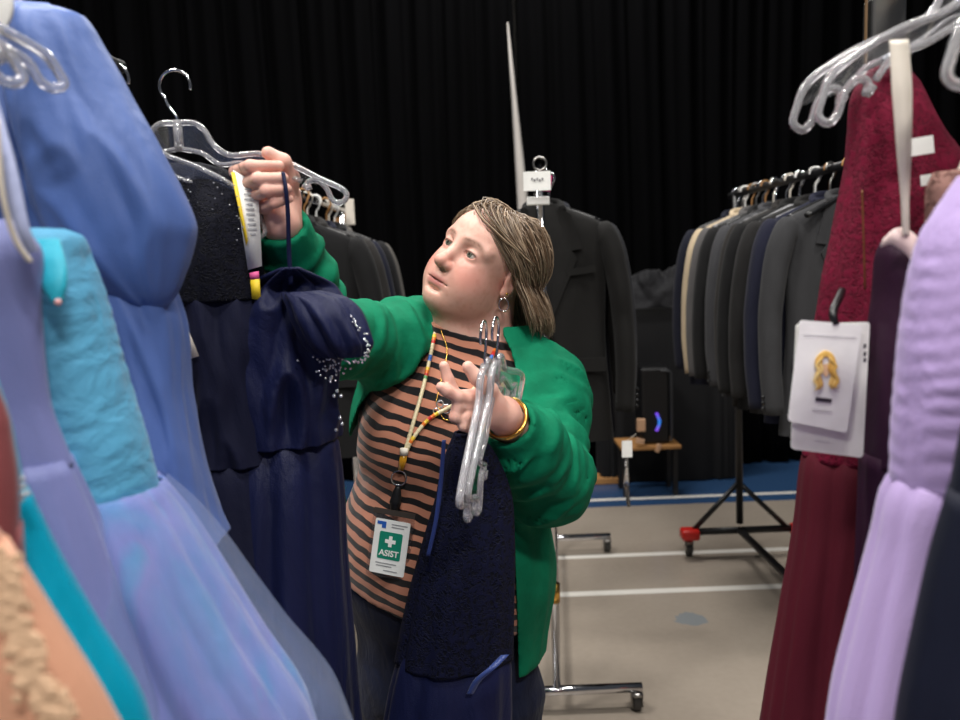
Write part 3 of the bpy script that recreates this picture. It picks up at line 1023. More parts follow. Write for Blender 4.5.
def jacket_meshes(seed, long_=.80):
    r = np.random.default_rng(seed)
    rows = [(0, .0, -.035, .048, .030), (0, 0, -.050, .075, .036), (0, 0, -.072, .125, .044), (0, 0, -.096, .178, .050), (0, 0, -.125, .206, .056), (0, 0, -.18, .205, .060), (0, 0, -.34, .196, .062), (0, 0, -.50, .194, .060), (0, 0, -.66, .204, .062), (0, 0, -long_, .214, .064)]
    R_ = spline(rows, 46)
    V, F = ring_loft(R_, 48)
    V = np.array(V); V[:, 1] += .006 * vnoise(np.c_[V[:, 0] * 14, V[:, 2] * 5, V[:, 1] * 6], seed)
    body = mesh('body', V, F + [tuple(range(48))])
    sl = []
    for sg in (-1, 1):
        P = spline([(sg * .170, 0, -.122), (sg * .206, -.004, -.160), (sg * .232, -.008, -.26), (sg * .250, -.014, -.40), (sg * .256, -.032, -.56), (sg * .250, -.052, -.72)], 30)
        P[:, 1] += .006 * vnoise(np.c_[P[:, 2] * 12, np.full(30, sg), np.zeros(30)], seed)
        rad = np.interp(np.linspace(0, 1, 30), [0, .12, .3, .7, 1], [.030, .054, .062, .056, .050])
        m = MB().tube(P, rad, 18, flat=((1, 0, 0), .62)); sl.append(mesh('sleeve', m.V, m.F))
    lp = []
    for sg in (-1, 1):
        poly = [(sg * .050, -.040, -.050), (sg * .088, -.054, -.075), (sg * .122, -.068, -.185), (sg * .088, -.068, -.190), (sg * .105, -.069, -.215), (sg * .012, -.0685, -.43), (sg * .004, -.067, -.43), (sg * .040, -.060, -.20)]
        m = MB(); V = [p for p in poly] + [(x, y + .006, z) for x, y, z in poly]; n = len(poly)
        F = [tuple(range(n)), tuple(range(2 * n - 1, n - 1, -1))] + [(i, n + i, n + (i + 1) % n, (i + 1) % n) for i in range(n)]
        lp.append(mesh('lapel', V, F, False))
    bt = MB()
    bts = []
    for z in (-.46, -.57): bt = MB(); bts.append(bt); bt.cyl((.012, -.0655, z), (.012, -.071, z), .010, 14)
    pk = MB()
    pks = []
    for sg in (-1, 1): pk = MB(); pks.append(pk); pk.box((sg * .125, -.0655, -.56), (.13, .004, .045))
    pk = MB(); pks.append(pk); pk.box((.115, -.067, -.255), (.095, .004, .022), Matrix.Rotation(-.12, 3, 'Y'))
    cbs = []
    for sg in (-1, 1):
        for k in range(3): cb = MB(); cbs.append(cb); cb.ball((sg * .288, -.060 + .002 * k, -.70 + .018 * k), .006, 6)
    co = MB().tube(spline([(-.062, -.030, -.058), (-.050, .020, -.034), (0, .034, -.026), (.050, .020, -.034), (.062, -.030, -.058)], 20), .013, 10, flat=((0, 1, 0), .6))
    return dict(body=[body], sleeve=sl, lapel=lp, button=[mesh('button', m.V, m.F) for m in bts], pocket_flap=[mesh('pocket_flap', m.V, m.F, False) for m in pks], cuff_button=[mesh('cuff_button', m.V, m.F) for m in cbs], collar=[mesh('collar', co.V, co.F)])


JM = {}
btn = M['black_plastic']
FAB = {}


def fabric(rgb):
    if rgb not in FAB: FAB[rgb] = cloth('suiting', rgb, .9, .05, .25, 16, .3, .12, 900)
    return FAB[rgb]


def jacket(label, hookpt, rz, rgb, group, seed=1, long_=.80, sc=1.0, cuffs=False):
    key = (seed, long_)
    if key not in JM: JM[key] = jacket_meshes(seed, long_)
    e = empty('suit_jacket', (0, 0, 0), label, 'jacket', group)
    e.matrix_world = Matrix.Translation(Vector(hookpt) + Vector((0, 0, -.048))) @ Matrix.Rotation(rz, 4, 'Z') @ Matrix.Diagonal((1, sc, 1, 1))
    f = fabric(rgb)
    for nm, ms in JM[key].items():
        if nm == 'cuff_button' and not cuffs: continue
        for me in ms:
            o = bpy.data.objects.new(nm, me); COL.objects.link(o); o.parent = e
            if not me.materials: me.materials.append(None)
            o.material_slots[0].link = 'OBJECT'; o.material_slots[0].material = btn if nm in ('button', 'cuff_button') else f
    return e


SH = None


def suit_hanger(label, hookpt, rz, arm_mat, group, hook_mat=None):
    """dark bent-arm hanger with a wire hook"""
    global SH
    if SH is None:
        a = MB(); a.tube(spline([(-.175, 0, -.172), (-.10, 0, -.142), (0, 0, -.115), (.10, 0, -.142), (.175, 0, -.172)], 24), .009, 8, flat=((0, 1, 0), 1.3))
        h = MB(); hook = [(0, 0, -.118), (0, 0, -.06), (.009, 0, -.046)] + [(.020 * math.cos(t), 0, .003 - .020 + .020 * math.sin(t)) for t in np.linspace(-.25, 1.05, 18) * PI]
        h.tube(spline(hook, 40), .0036, 8)
        SH = (mesh('arms', a.V, a.F), mesh('hook', h.V, h.F))
    e = empty('suit_hanger', (0, 0, 0), label, 'hanger', group)
    e.matrix_world = Matrix.Translation(Vector(hookpt) + Vector((0, 0, .017))) @ Matrix.Rotation(rz, 4, 'Z')
    for nm, me, mt in (('arms', SH[0], arm_mat), ('hook', SH[1], hook_mat or M['chrome'])):
        o = bpy.data.objects.new(nm, me); COL.objects.link(o); o.parent = e
        if not me.materials: me.materials.append(None)
        o.material_slots[0].link = 'OBJECT'; o.material_slots[0].material = mt
    return e


# middle rack: the black jacket facing us and two behind it
dx = lambda y: TF[0] + (y - 2.39) * (.30 - TF[0]) / 1.43
for lab, y, rz, rgb, ox, hl in (
        ('black suit jacket hanging face-on at the front of the chrome rack', 2.66, -.10, (17, 16, 15), .012, 'hanger inside the front black suit jacket on the chrome rack'),
        ('dark navy jacket whose edge shows right behind the front black suit', 2.80, -.20, (14, 16, 27), .035, 'hanger inside the navy jacket behind the front black suit'),
        ('charcoal jacket third in line on the chrome rack', 2.98, .06, (22, 21, 21), .0, 'hanger inside the third charcoal jacket on the chrome rack')):
    jacket(lab, (dx(y) + ox, y, ZR - .012), rz, rgb, 'suit jackets on the chrome rack', 1, .82, 1.0, y < 2.9)
    suit_hanger(hl, (dx(y) + ox, y, ZR), rz, M['black_plastic'], 'hangers on the chrome rack')

# right rack
cols = [((18, 20, 34), 'dark navy jacket at the far left end of the black rack'),
        ((188, 170, 142), 'cream jacket near the far end of the black rack'),
        ((84, 82, 82), 'mid-grey jacket just right of the cream one'),
        ((22, 22, 23), 'black jacket between two grey ones, beside the cream jacket'),
        ((60, 60, 63), 'steel-grey jacket over the black rack post'),
        ((36, 33, 31), 'brownish charcoal jacket right of the steel-grey one'),
        ((18, 18, 19), 'black jacket with ridged shoulder folds in the middle of the right rack'),
        ((29, 28, 28), 'dim charcoal jacket right of the middle of the black rack'),
        ((22, 24, 42), 'midnight blue jacket left of the large charcoal jacket'),
        ((52, 52, 54), 'large charcoal grey jacket nearest the wine red gown')]
hk = [M['chrome'], M['white'], M['steel'], M['wood'], M['chrome'], M['offwhite']]
for i, (rgb, lab) in enumerate(cols):
    y = 3.62 - i * .118 + .012 * math.sin(i * 2.2); rz = -.10 + .16 * math.sin(i * 1.7) + (.12 if i in (4, 9) else 0)
    ox = .012 * math.sin(i * 3.1)
    jacket(lab, (RX + ox, y, 1.695), rz, rgb, 'suit jackets on the black rack', 2 + i % 3, (.80, .70, .74, .76, .77, .79, .79, .78, .78, .80)[i], .74, i in (4, 9))
    suit_hanger(lab.split(' jacket')[0].join(['hanger holding the ', ' jacket' + lab.split(' jacket')[1]]), (RX + ox, y, 1.702), rz * .6 + .5 * math.sin(i * 5), M['black_plastic'], 'hangers on the black rack', hk[i % 6])
# empty hangers squeezed between them
for i in range(8):
    y = 3.55 - i * .125; rz = .5 * math.sin(i * 2.7)
    suit_hanger('spare empty hanger squeezed between jackets on the black rack', (RX, y, 1.702), rz, M['frost'] if i % 2 else M['black_plastic'], 'spare hangers on the black rack', hk[(i + 2) % 6])

# left rack
cols = [((17, 17, 18), 'black jacket nearest the raised green sleeve, left back rack'),
        ((40, 38, 37), 'charcoal jacket second from the raised sleeve, left back rack'),
        ((16, 17, 20), 'black jacket third from the raised sleeve, left back rack'),
        ((20, 23, 40), 'navy jacket fourth from the raised sleeve, left back rack'),
        ((22, 22, 24), 'black jacket fifth from the raised sleeve, left back rack'),
        ((24, 26, 40), 'dark blue jacket second from the far end, left back rack'),
        ((92, 88, 84), 'grey jacket at the far right end of the left back rack')]
for i, (rgb, lab) in enumerate(cols):
    y = 2.62 + i * .135; rz = .08 + .10 * math.sin(i * 2.3)
    jacket(lab, (LX + .01 * math.sin(i * 2), y, 1.685), rz, rgb, 'suit jackets on the left back rack', 2 + i % 3, .82, .78)
    suit_hanger(lab.split(' jacket')[0].join(['hanger holding the ', ' jacket' + lab.split(' jacket')[1]]), (LX + .01 * math.sin(i * 2), y, 1.692), rz + .3 * math.sin(i * 3), M['black_plastic'], 'hangers on the left back rack', hk[(i * 2 + 1) % 6])

# ================================================================== things against the curtain
tb = empty('draped_table', (1.05, 4.95, 0), 'table under a black cloth against the curtain, left of the black rack', 'table')
x0, x1 = U(600, 308, 4.97)[0], U(735, 308, 4.97)[0]; zt = U(665, 308, 4.97)[2]
V, F = [], []; n = 120
per = []
for k in range(n):
    a = 2 * PI * k / n; ca, sa = math.cos(a), math.sin(a)
    per.append(((x0 + x1) / 2 + (x1 - x0) / 2 * math.copysign(abs(ca) ** .22, ca), 5.08 + .115 * math.copysign(abs(sa) ** .22, sa)))
for j, z in enumerate(np.linspace(zt, .01, 12)):
    for k, (x, y) in enumerate(per):
        o = .014 * (j / 11) * math.sin(k * 1.26) + .002
        a = 2 * PI * k / n; V.append((x + o * math.cos(a), y + o * math.sin(a), z))
for j in range(11):
    for k in range(n): F.append((j * n + k, j * n + (k + 1) % n, (j + 1) * n + (k + 1) % n, (j + 1) * n + k))
F.append(tuple(range(n)))
link('table_cloth', mesh('table_cloth', V, F), cloth('black_tablecloth', (19, 19, 21), .9, .05, .2, 20, .3), tb)
for sx in (x0 + .06, x1 - .06):
    for y in (5.02, 5.14): rod('leg', tb, (sx, y, 0), (sx, y, zt - .02), .016, M['black_metal'])

c = U(664, 288, 5.08); V, F = [], []
m = MB().ball((c[0], 5.07, zt - .005), 1, 40, (.27, .09, .24)); V = np.array(m.V)
keep = V[:, 2] > -9
d = V - np.array([c[0], 5.07, zt])
V += d * (.22 * vnoise(V * np.array([11, 11, 14]), 3) + .16 * (1 - 2 * np.abs(vnoise(V * 17, 8))))[:, None]
V[:, 2] = np.maximum(V[:, 2], zt + .003)
tag(link('folded_drape', mesh('folded_drape', V, m.F), cloth('black_drape', (20, 20, 24), .75, .1, .4, 30, 1, .2)), 'crumpled heap of black cloth lying on the draped table', 'cloth')

# wooden dolly with a black speaker box
wd = empty('wooden_shelf', (.93, 4.78, .4), 'low wooden shelf stand below the black case by the curtain', 'stand')
za = U(650, 444, 4.76)[2]
xa, xb = U(618, 444, 4.76)[0], U(677, 444, 4.76)[0]
MB().box(((xa + xb) / 2, 4.78, za), (xb - xa, .26, .020)).build('board', M['wood'], wd, smooth=False, bevel=.003)
for x in (xa + .03, xb - .03):
    for y in (4.69, 4.86): MB().box((x, y, (za - .015) / 2), (.028, .028, za - .015)).build('leg', M['black_metal'], wd, smooth=False)
ZB = za + .015
cs = empty('speaker_case', (.95, 4.79, ZB), 'tall black case with a rounded handle and a blue violet light', 'case')
ca_, cb_ = U(640, 440, 4.76)[0], U(668, 440, 4.76)[0]
zt2 = U(655, 366, 4.76)[2]
cx = (ca_ + cb_) / 2
MB().box((cx, 4.80, (ZB + zt2) / 2), (cb_ - ca_, .20, zt2 - ZB)).build('case_body', M['black_plastic'], cs, smooth=False, bevel=.016)
MB().tube(spline([(cx + .03, 4.695, zt2 - .02), (cx + .085, 4.69, zt2 - .03), (cx + .092, 4.69, zt2 - .10), (cx + .092, 4.69, ZB + .06), (cx + .085, 4.69, ZB + .02)], 40), .008, 8).build('handle', plain('grey_plastic', (40, 41, 44), .4), cs)
lm, nt, b = new_mat('blue_violet_light'); b.inputs['Base Color'].default_value = (0, 0, 0, 1)
sx = nt.nodes.new('ShaderNodeSeparateXYZ'); nt.links.new(mapped(nt), sx.inputs[0])
zz0, zz1 = U(658, 432, 4.69)[2], U(658, 412, 4.69)[2]
fr_ = math_node(nt, 'DIVIDE', math_node(nt, 'SUBTRACT', sx.outputs['Z'], zz0), zz1 - zz0)
nt.links.new(ramp(nt, fr_, [(0, (.35, .04, 1, 1)), (.5, (.0, .25, .8, 1)), (1, (.25, .04, 1, 1))]), b.inputs['Emission Color']); b.inputs['Emission Strength'].default_value = .9
a, c = U(657.5, 431, 4.685), U(657.5, 413, 4.685)
MB().tube(spline([a + (-.006, 0, 0), (a + c) / 2 + (.012, 0, 0), c + (-.006, 0, 0)], 20), .009, 10).build('indicator_light', lm, cs)
for k, (px, py, w_, h_) in enumerate(((641, 425, .05, .075), (640, 441, .05, .03), (658, 448, .026, .05))):
    p = U(px, py, 4.66)
    wb = MB().box((p[0], 4.66, p[2]), (w_, .03, h_), Matrix.Rotation(.2 * k, 3, 'Y')).build('wooden_bracket', plain('pale_wood', (190, 150, 118), .6), wd, smooth=False, bevel=.004)
bd = MB().box(((U(583, 484, 5.0)[0] + U(626, 484, 5.0)[0]) / 2, 5.02, .022), (.30, .14, .04)).build('wooden_board', M['wood'], smooth=False, bevel=.004)
tag(bd, 'pale wooden board lying on the blue floor at the foot of the curtain', 'board')
tg = empty('paper_tag', U(627, 449, 2.60), 'small white tag hanging below the cuff of the front suit', 'tag')
p = U(627, 449, 2.60)
MB().box(p, (.034, .003, .056)).build('card', M['white'], tg, smooth=False)
MB().tube([p + (0, 0, .028), U(636, 434, 2.60)], .0008, 6).build('string', M['offwhite'], tg)
st = MB().tube([p + (.0, .004, -.02), p + (-.004, .004, -.12), p + (.004, .004, -.20)], [.007, .009, .006], 12, flat=((0, 1, 0), .3)).build('plastic_strip', M['plastic'], tg)

# ================================================================== gowns
def loft(rows, Y, n=96, m=70, folds=(), seed=0, gather=None, sup=2.0, pleat=0.0, drift=.6, crumple=.0):
    """cloth tube from rows (pixel y, left x, right x, half depth[, distance]); folds = (count, amplitude at top, at bottom)"""
    R_ = []
    for r in rows:
        y = r[4] if len(r) > 4 else Y
        a, b = U(r[1], r[0], y), U(r[2], r[0], y)
        R_.append(((a[0] + b[0]) / 2, y, (a[2] + b[2]) / 2, (b[0] - a[0]) / 2, r[3], (a[2] - b[2]) / 2))
    return loft_world(R_, n, m, folds, seed, sup, pleat, drift, crumple)


def pchip_rows(R_, m):
    R_ = np.array([tuple(r) for r in R_], float); n = len(R_)
    s_ = np.concatenate([[0], np.cumsum(np.maximum(np.abs(np.diff(R_[:, 2])), 1e-4))])
    h = np.diff(s_)[:, None]; d = np.diff(R_, axis=0) / h
    t = np.zeros_like(R_); t[0], t[-1] = d[0], d[-1]
    for i in range(1, n - 1):
        w1, w2 = 2 * h[i] + h[i - 1], h[i] + 2 * h[i - 1]
        ok = d[i - 1] * d[i] > 0
        t[i] = np.where(ok, (w1 + w2) / (w1 / np.where(ok, d[i - 1], 1) + w2 / np.where(ok, d[i], 1)), 0)
    u = np.linspace(0, n - 1, m); S_ = .35 * np.interp(u, np.arange(n), s_) + .65 * np.linspace(0, s_[-1], m); S_[0], S_[-1] = 0, s_[-1]
    i = np.clip(np.searchsorted(s_, S_, side='right') - 1, 0, n - 2); hh = h[i]; x = ((S_ - s_[i])[:, None]) / hh
    return (2 * x ** 3 - 3 * x ** 2 + 1) * R_[i] + (x ** 3 - 2 * x ** 2 + x) * hh * t[i] + (-2 * x ** 3 + 3 * x ** 2) * R_[i + 1] + (x ** 3 - x ** 2) * hh * t[i + 1]


def loft_world(R_, n=96, m=70, folds=(), seed=0, sup=2.0, pleat=0.0, drift=.6, crumple=.0):
    S = pchip_rows(R_, m); V = []; F = []
    ang = np.linspace(0, 2 * PI, n, endpoint=False)
    ca, sa = np.cos(ang), np.sin(ang)
    ex = np.sign(ca) * np.abs(ca) ** (2 / sup); ey = np.sign(sa) * np.abs(sa) ** (2 / sup)
    L = S[0, 2] - S[:, 2]
    for j in range(m):
        cx, cy, z, rx, ry, sl = S[j]; v = j / (m - 1)
        k = np.ones(n)
        for i, (c, a0, a1) in enumerate(folds):
            am = a0 + (a1 - a0) * v
            w_ = vnoise(np.c_[ex * 1.2 + seed, np.full(n, L[j] * drift), ey * 1.2 + i * 5.0], seed + i)
            ph = ang * c + seed * 1.7 + i + 1.6 * w_
            s_ = np.sin(ph)
            k = k + am * (s_ + .35 * np.sin(2 * ph + 1)) * (.65 + .35 * w_)
        if crumple:
            q_ = np.c_[ex * 2.2 + L[j] * 5, np.full(n, L[j] * 9.0) - ex * 1.6, ey * 2.2 + seed]
            k = k + crumple * (1 - 2.6 * np.abs(vnoise(q_, seed + 9))) + .4 * crumple * vnoise(q_ * 2.3, seed + 10)
        if pleat:
            k = k + pleat * np.sin(L[j] * 2 * PI / .017 + 2.6 * np.sin(ang * 2 + seed) + 4.5 * vnoise(np.c_[ex * 2.4, np.full(n, L[j] * 16), ey * 2.4], seed + 3)) * (.6 + .8 * vnoise(np.c_[ex * 4, np.full(n, L[j] * 30), ey * 4], seed + 4))
        V.append(np.stack([cx + rx * ex * k, cy + ry * ey * (1 + (k - 1) * 1.4), z - sl * ex * .0 + 0 * ex], 1))
    V = np.vstack(V)
    jj = np.arange(m - 1)[:, None] * n; kk = np.arange(n)[None, :]; k2 = (kk + 1) % n
    Q = np.stack([jj + kk, jj + n + kk, jj + n + k2, jj + k2], -1).reshape(-1, 4)
    return V, Q


def piece(name, VQ, mat, parent, thick=.003, label=None):
    o = link(name, np_mesh(name, *VQ), mat, parent)
    if thick:
        s_ = o.modifiers.new('thick', 'SOLIDIFY'); s_.thickness = thick; s_.offset = 0
    if label: o['label'] = label
    return o


def ribbon(name, P, w, mat, parent, thick=.0015, side=(1, 0, 0), n=40):
    """flat tape along a path"""
    P = spline(P, n); s_ = np.asarray(side, float)
    wv = np.broadcast_to(np.asarray(w, float), (len(w),)) if np.ndim(w) else np.full(2, w)
    wv = np.interp(np.linspace(0, 1, n), np.linspace(0, 1, len(wv)), wv)
    V = []
    for i in range(n): V += [P[i] - s_ * wv[i] / 2, P[i] + s_ * wv[i] / 2]
    Q = [(2 * i, 2 * i + 1, 2 * i + 3, 2 * i + 2) for i in range(n - 1)]
    return piece(name, (np.array(V), np.array(Q)), mat, parent, thick)


def px_rows_to_floor(last_px, Y, hem_z, spread):
    """two closing rows that carry a skirt down to its hem (world rows)"""


def skirt(rows, Y, hem_z, hem_rx, hem_cx, ry_hem, **k):
    R_ = []
    for r in rows:
        y = r[4] if len(r) > 4 else Y
        a, b = U(r[1], r[0], y), U(r[2], r[0], y)
        R_.append(((a[0] + b[0]) / 2, y, (a[2] + b[2]) / 2, (b[0] - a[0]) / 2, r[3], 0))
    l = R_[-1]; y = l[1]
    for t in (.5, 1):
        R_.append((l[0] + (hem_cx - l[0]) * t, y, l[2] + (hem_z - l[2]) * t, l[3] + (hem_rx - l[3]) * t, l[4] + (ry_hem - l[4]) * t, 0))
    return loft_world(R_, **k)


GR = 'prom gowns on the left rack'
GRR = 'prom gowns on the right rack'

# --- left gown rack (its rail runs above the gowns, mostly outside the picture)
lg = empty('garment_rack', (-.52, .6, 0), 'tall rack holding the blue gowns, its rail end dark behind the blue cape sleeve', 'garment rack')
RZ = 1.742
PE = U(117, 66, 1.10)
rod('rail', lg, (PE[0] - .01, -.6, PE[2] + .005), PE, .0085, M['black_metal'])
MB().cyl(PE, PE + (0, .006, 0), .010).build('end_cap', M['black_plastic'], lg)
rod('post', lg, (PE[0] - .004, 1.01, .08), (PE[0] - .004, 1.01, PE[2]), .0125, M['black_metal'])
rod('post', lg, (PE[0] - .01, -.55, .08), (PE[0] - .01, -.55, PE[2]), .0125, M['black_metal'])
for y in (1.01, -.55):
    rod('foot_bar', lg, (PE[0] - .26, y, .085), (PE[0] + .22, y, .085), .0155, M['black_metal'])
    for sx in (-.24, .20): caster(lg, PE[0] + sx, y, .078)
LGX = PE[0]

# 1 blue satin gown with cape sleeves --------------------------------------
blue = cloth('blue_satin', (82, 108, 170), .45, .12, .5, 7, .5, .10, 700)
Yb = .87
g = empty('evening_gown', (LGX + .03, Yb, 0), 'cornflower blue satin gown with long flared cape sleeves, tallest at top left', 'gown', GR)
piece('bodice', loft([(8, -40, 52, .02), (30, -90, 66, .045), (90, -120, 88, .06), (180, -110, 110, .07), (280, -100, 135, .07), (400, -105, 150, .07)], Yb, folds=((5, .03, .05),), seed=3, crumple=.05), blue, g)
piece('skirt', skirt([(395, -105, 150, .07), (470, -115, 168, .085), (560, -135, 190, .10), (720, -160, 215, .13)], Yb, .05, .28, LGX + .04, .10, folds=((9, .02, .08), (4, .02, .05)), seed=4), blue, g)
piece('cape_sleeve', loft([(11, 14, 62, .018), (20, 2, 82, .03), (50, 6, 100, .042), (100, 14, 127, .05), (150, 24, 158, .055), (200, 38, 183, .058), (228, 52, 191, .056), (250, 66, 187, .052), (275, 90, 180, .042), (296, 116, 172, .028), (308, 138, 162, .012)], Yb - .03, folds=((3, .05, .11), (7, .015, .03)), seed=5, m=90, crumple=.05), blue, g)
piece('long_sleeve', loft([(235, 66, 172, .04), (275, 84, 168, .04), (320, 100, 180, .044), (400, 128, 186, .048), (470, 150, 200, .05), (520, 168, 214, .05), (541, 182, 223, .05)], Yb - .01, folds=((3, .06, .12), (6, .02, .03)), seed=6, m=90, crumple=.05), blue, g)

# 2 turquoise tulle gown -----------------------------------------------------
turq = cloth('turquoise_chiffon', (86, 160, 196), .6, .15, .35, 20, 1.5, .10, 500)
Yt = .71


def tulle(name, cols, alpha, seed):
    m, nt, b = new_mat(name); setp(b, rough=.7, sheen=.4, spec=.2)
    n = noise(nt, mapped(nt, (1, 1, .09)), 17, 3, .5, .5)
    k = len(cols)
    nt.links.new(ramp(nt, n, [(.30 + .4 * i / (k - 1), lin(c)) for i, c in enumerate(cols)]), b.inputs['Base Color'])
    if alpha < 1:
        b.inputs['Alpha'].default_value = alpha
    bump(nt, b, noise(nt, mapped(nt, (1, 1, .15)), 30, 3), .4, .02)
    return m


g = empty('evening_gown', (LGX + .05, Yt, 0), 'turquoise strapless gown with pleated bodice and pale blue tulle skirt', 'gown', GR)
piece('bodice', loft([(231, 16, 60, .030), (238, 2, 74, .045), (262, -10, 82, .058), (300, -14, 96, .064), (350, -14, 110, .066), (400, -8, 126, .064), (440, 2, 139, .062), (478, 20, 149, .060), (496, 30, 153, .060)], Yt, seed=7, pleat=.0065, folds=((4, .03, .02),), m=170), turq, g)
piece('skirt', skirt([(488, 28, 158, .062), (520, 36, 182, .075), (570, 44, 212, .09), (640, 54, 255, .095), (720, 62, 305, .10)], Yt, .04, .34, LGX + .16, .10, folds=((13, .03, .10), (6, .02, .07)), seed=8, m=90, n=160), tulle('blue_tulle', ((70, 138, 190), (104, 126, 190), (122, 122, 188), (70, 150, 196)), 1, 1), g)
piece('tulle_overlay', skirt([(486, 20, 161, .068), (520, 28, 192, .09), (570, 34, 228, .11), (640, 36, 282, .11), (720, 34, 345, .115)], Yt, .03, .42, LGX + .17, .12, folds=((9, .02, .07), (5, .02, .05)), seed=9, m=90, n=160), tulle('sheer_tulle', ((130, 158, 206), (150, 168, 212), (120, 152, 202)), .24, 2), g, thick=0)
piece('inner_lining', loft([(240, 24, 58, .004, Yt - .044), (262, 30, 64, .004, Yt - .060), (285, 42, 65, .004, Yt - .070), (302, 53, 61, .003, Yt - .073)], Yt - .06, seed=2, m=24, n=32), cloth('turquoise_lining', (38, 166, 190), .5), g)
MB().ball(U(58, 302, Yt - .076), .0028, 8).build('clasp', plain('pink_clasp', (232, 170, 168), .4), g)

# 3 lavender blue gown ---------------------------------------------------------
lav = cloth('periwinkle_satin', (122, 128, 180), .5, .12, .45, 10, .3, .08)
Yl = .63
g = empty('evening_gown', (LGX, Yl, 0), 'periwinkle lavender satin gown between the turquoise and the teal gowns at the left edge', 'gown', GR)
piece('bodice', loft([(222, -60, 8, 0.019), (250, -90, 36, 0.028), (262, -95, 38, 0.031), (320, -100, 36, 0.034), (400, -95, 44, 0.034), (470, -90, 68, 0.036)], Yl, folds=((5, .04, .05),), seed=12), lav, g)
piece('skirt', skirt([(462, -90, 66, 0.036), (520, -95, 92, 0.042), (600, -100, 122, 0.050), (720, -105, 165, 0.062)], Yl, .04, .24, LGX + .02, .05, folds=((10, .03, .08), (5, .03, .06)), seed=13), lav, g)
ribbon('strap', [U(-8, 100, Yl - .03), U(8, 160, Yl - .04), U(22, 225, Yl - .045), U(34, 252, Yl - .04)], [.008, .010, .008], cloth('pale_ribbon', (170, 178, 214), .4), g)
ribbon('hanger_loop', [U(-4, 120, Yl - .06), U(2, 190, Yl - .06), U(14, 236, Yl - .055), U(30, 262, Yl - .05)], [.004, .004, .004], M['offwhite'], g)

# 4 teal satin gown ------------------------------------------------------------
teal = cloth('teal_satin', (0, 146, 176), .32, .1, .5, 8, .4, .08)
Ye = .56
g = empty('evening_gown', (LGX - .02, Ye, 0), 'bright teal satin gown with a small crystal brooch, low at the left edge', 'gown', GR)
piece('bodice', loft([(330, -150, -30, 0.017), (380, -170, -8, 0.028), (440, -165, 10, 0.030), (500, -150, 22, 0.030)], Ye, folds=((4, .02, .03),), seed=14), teal, g)
piece('skirt', skirt([(492, -150, 22, 0.030), (540, -160, 44, 0.036), (620, -170, 86, 0.044), (720, -180, 140, 0.055)], Ye, .04, .24, LGX + .0, .045, folds=((7, .02, .06), (3, .03, .04)), seed=15), teal, g)
br_ = MB(); p = U(23, 490, Ye - .034)
for k in range(9):
    br_.ball(p + np.array([.0045 * math.sin(k * 2.4) * (.3 + k / 9), -.002, .0075 * math.cos(k * 2.4) * (.3 + k / 9)]), 0.0019, 6)
br_.build('brooch', M['silver_bead'], g)

# 5 rust rose gown -------------------------------------------------------------
Yr = .505
rust = cloth('dusty_rose_satin', (134, 72, 74), .5, .2, .35, 10, .4)
g = empty('evening_gown', (LGX - .05, Yr, 0), 'dusty rose gown of which only a sliver shows above the beige lace', 'gown', GR)
piece('bodice', loft([(392, -180, -4, 0.018), (430, -190, 8, 0.027), (480, -180, 15, 0.030), (540, -170, 17, 0.030)], Yr, folds=((4, .02, .03),), seed=16), rust, g)
piece('skirt', skirt([(530, -170, 17, 0.030), (620, -190, 22, 0.036), (720, -200, 32, 0.045)], Yr, .04, .20, LGX - .04, .04, folds=((8, .02, .06),), seed=17), rust, g)

# 6 beige lace gown --------------------------------------------------------------
Yn = .445
beige = cloth('beige_satin', (204, 152, 124), .45, .2, .3, 9, .5, .06)
g = empty('evening_gown', (LGX - .03, Yn, 0), 'beige gown with a raised champagne lace band, bottom left corner', 'gown', GR)
piece('bodice', loft([(440, -240, -110, 0.018), (500, -230, -40, 0.027), (560, -220, 8, 0.030)], Yn, folds=((4, .02, .03),), seed=18), beige, g)
piece('skirt', skirt([(548, -222, 2, 0.030), (620, -230, 46, 0.035), (720, -240, 106, 0.042), (820, -250, 150, 0.054)], Yn, .04, .22, LGX + .0, .04, folds=((6, .02, .05),), seed=19), beige, g)
lm_ = MB()
pth = [(6, 560), (2, 590), (14, 620), (24, 645), (34, 668), (40, 692), (56, 712), (66, 740)]
for k in range(60):
    t = k / 59 * (len(pth) - 1); i = min(int(t), len(pth) - 2); u = t - i
    x = pth[i][0] + (pth[i + 1][0] - pth[i][0]) * u; y = pth[i][1] + (pth[i + 1][1] - pth[i][1]) * u
    for q in range(5):
        ox, oy = rng.normal(0, 8), rng.normal(0, 8)
        r = rng.uniform(.0016, .0042)
        lm_.ball(U(x + ox, y + oy, Yn - .034 - .008 * (y - 560) / 180), r * .8, 6, (1.5, .35, 1.2))
o = lm_.build('lace_band', plain('champagne_lace', (222, 184, 150), .5), g); o['label'] = 'raised champagne floral lace band'

# --- hangers of the left rack seen at the left edge
dress_hanger('clear hanger at the top left edge, in front of the blue gown', frame_m((LGX - .012, .565, 1.768), (.62, .78, .0), (0, 0, 1)), hw=.2, drop=.6, rim=.0045)
dress_hanger('lower clear hanger at the left edge below the first one', frame_m((LGX - .014, .50, 1.758), (.64, .77, .0), (0, 0, 1)), hw=.2, drop=.6, rim=.0045)
wl = empty('size_divider', U(-2, 14, .70), 'pale size divider disc at the very top left corner of the rail', 'divider')
MB().cyl(U(-24, 2, .70), U(-24, 2, .70) + (0, .004, 0), .030, 32).build('disc', M['white'], wl, bevel=.001)

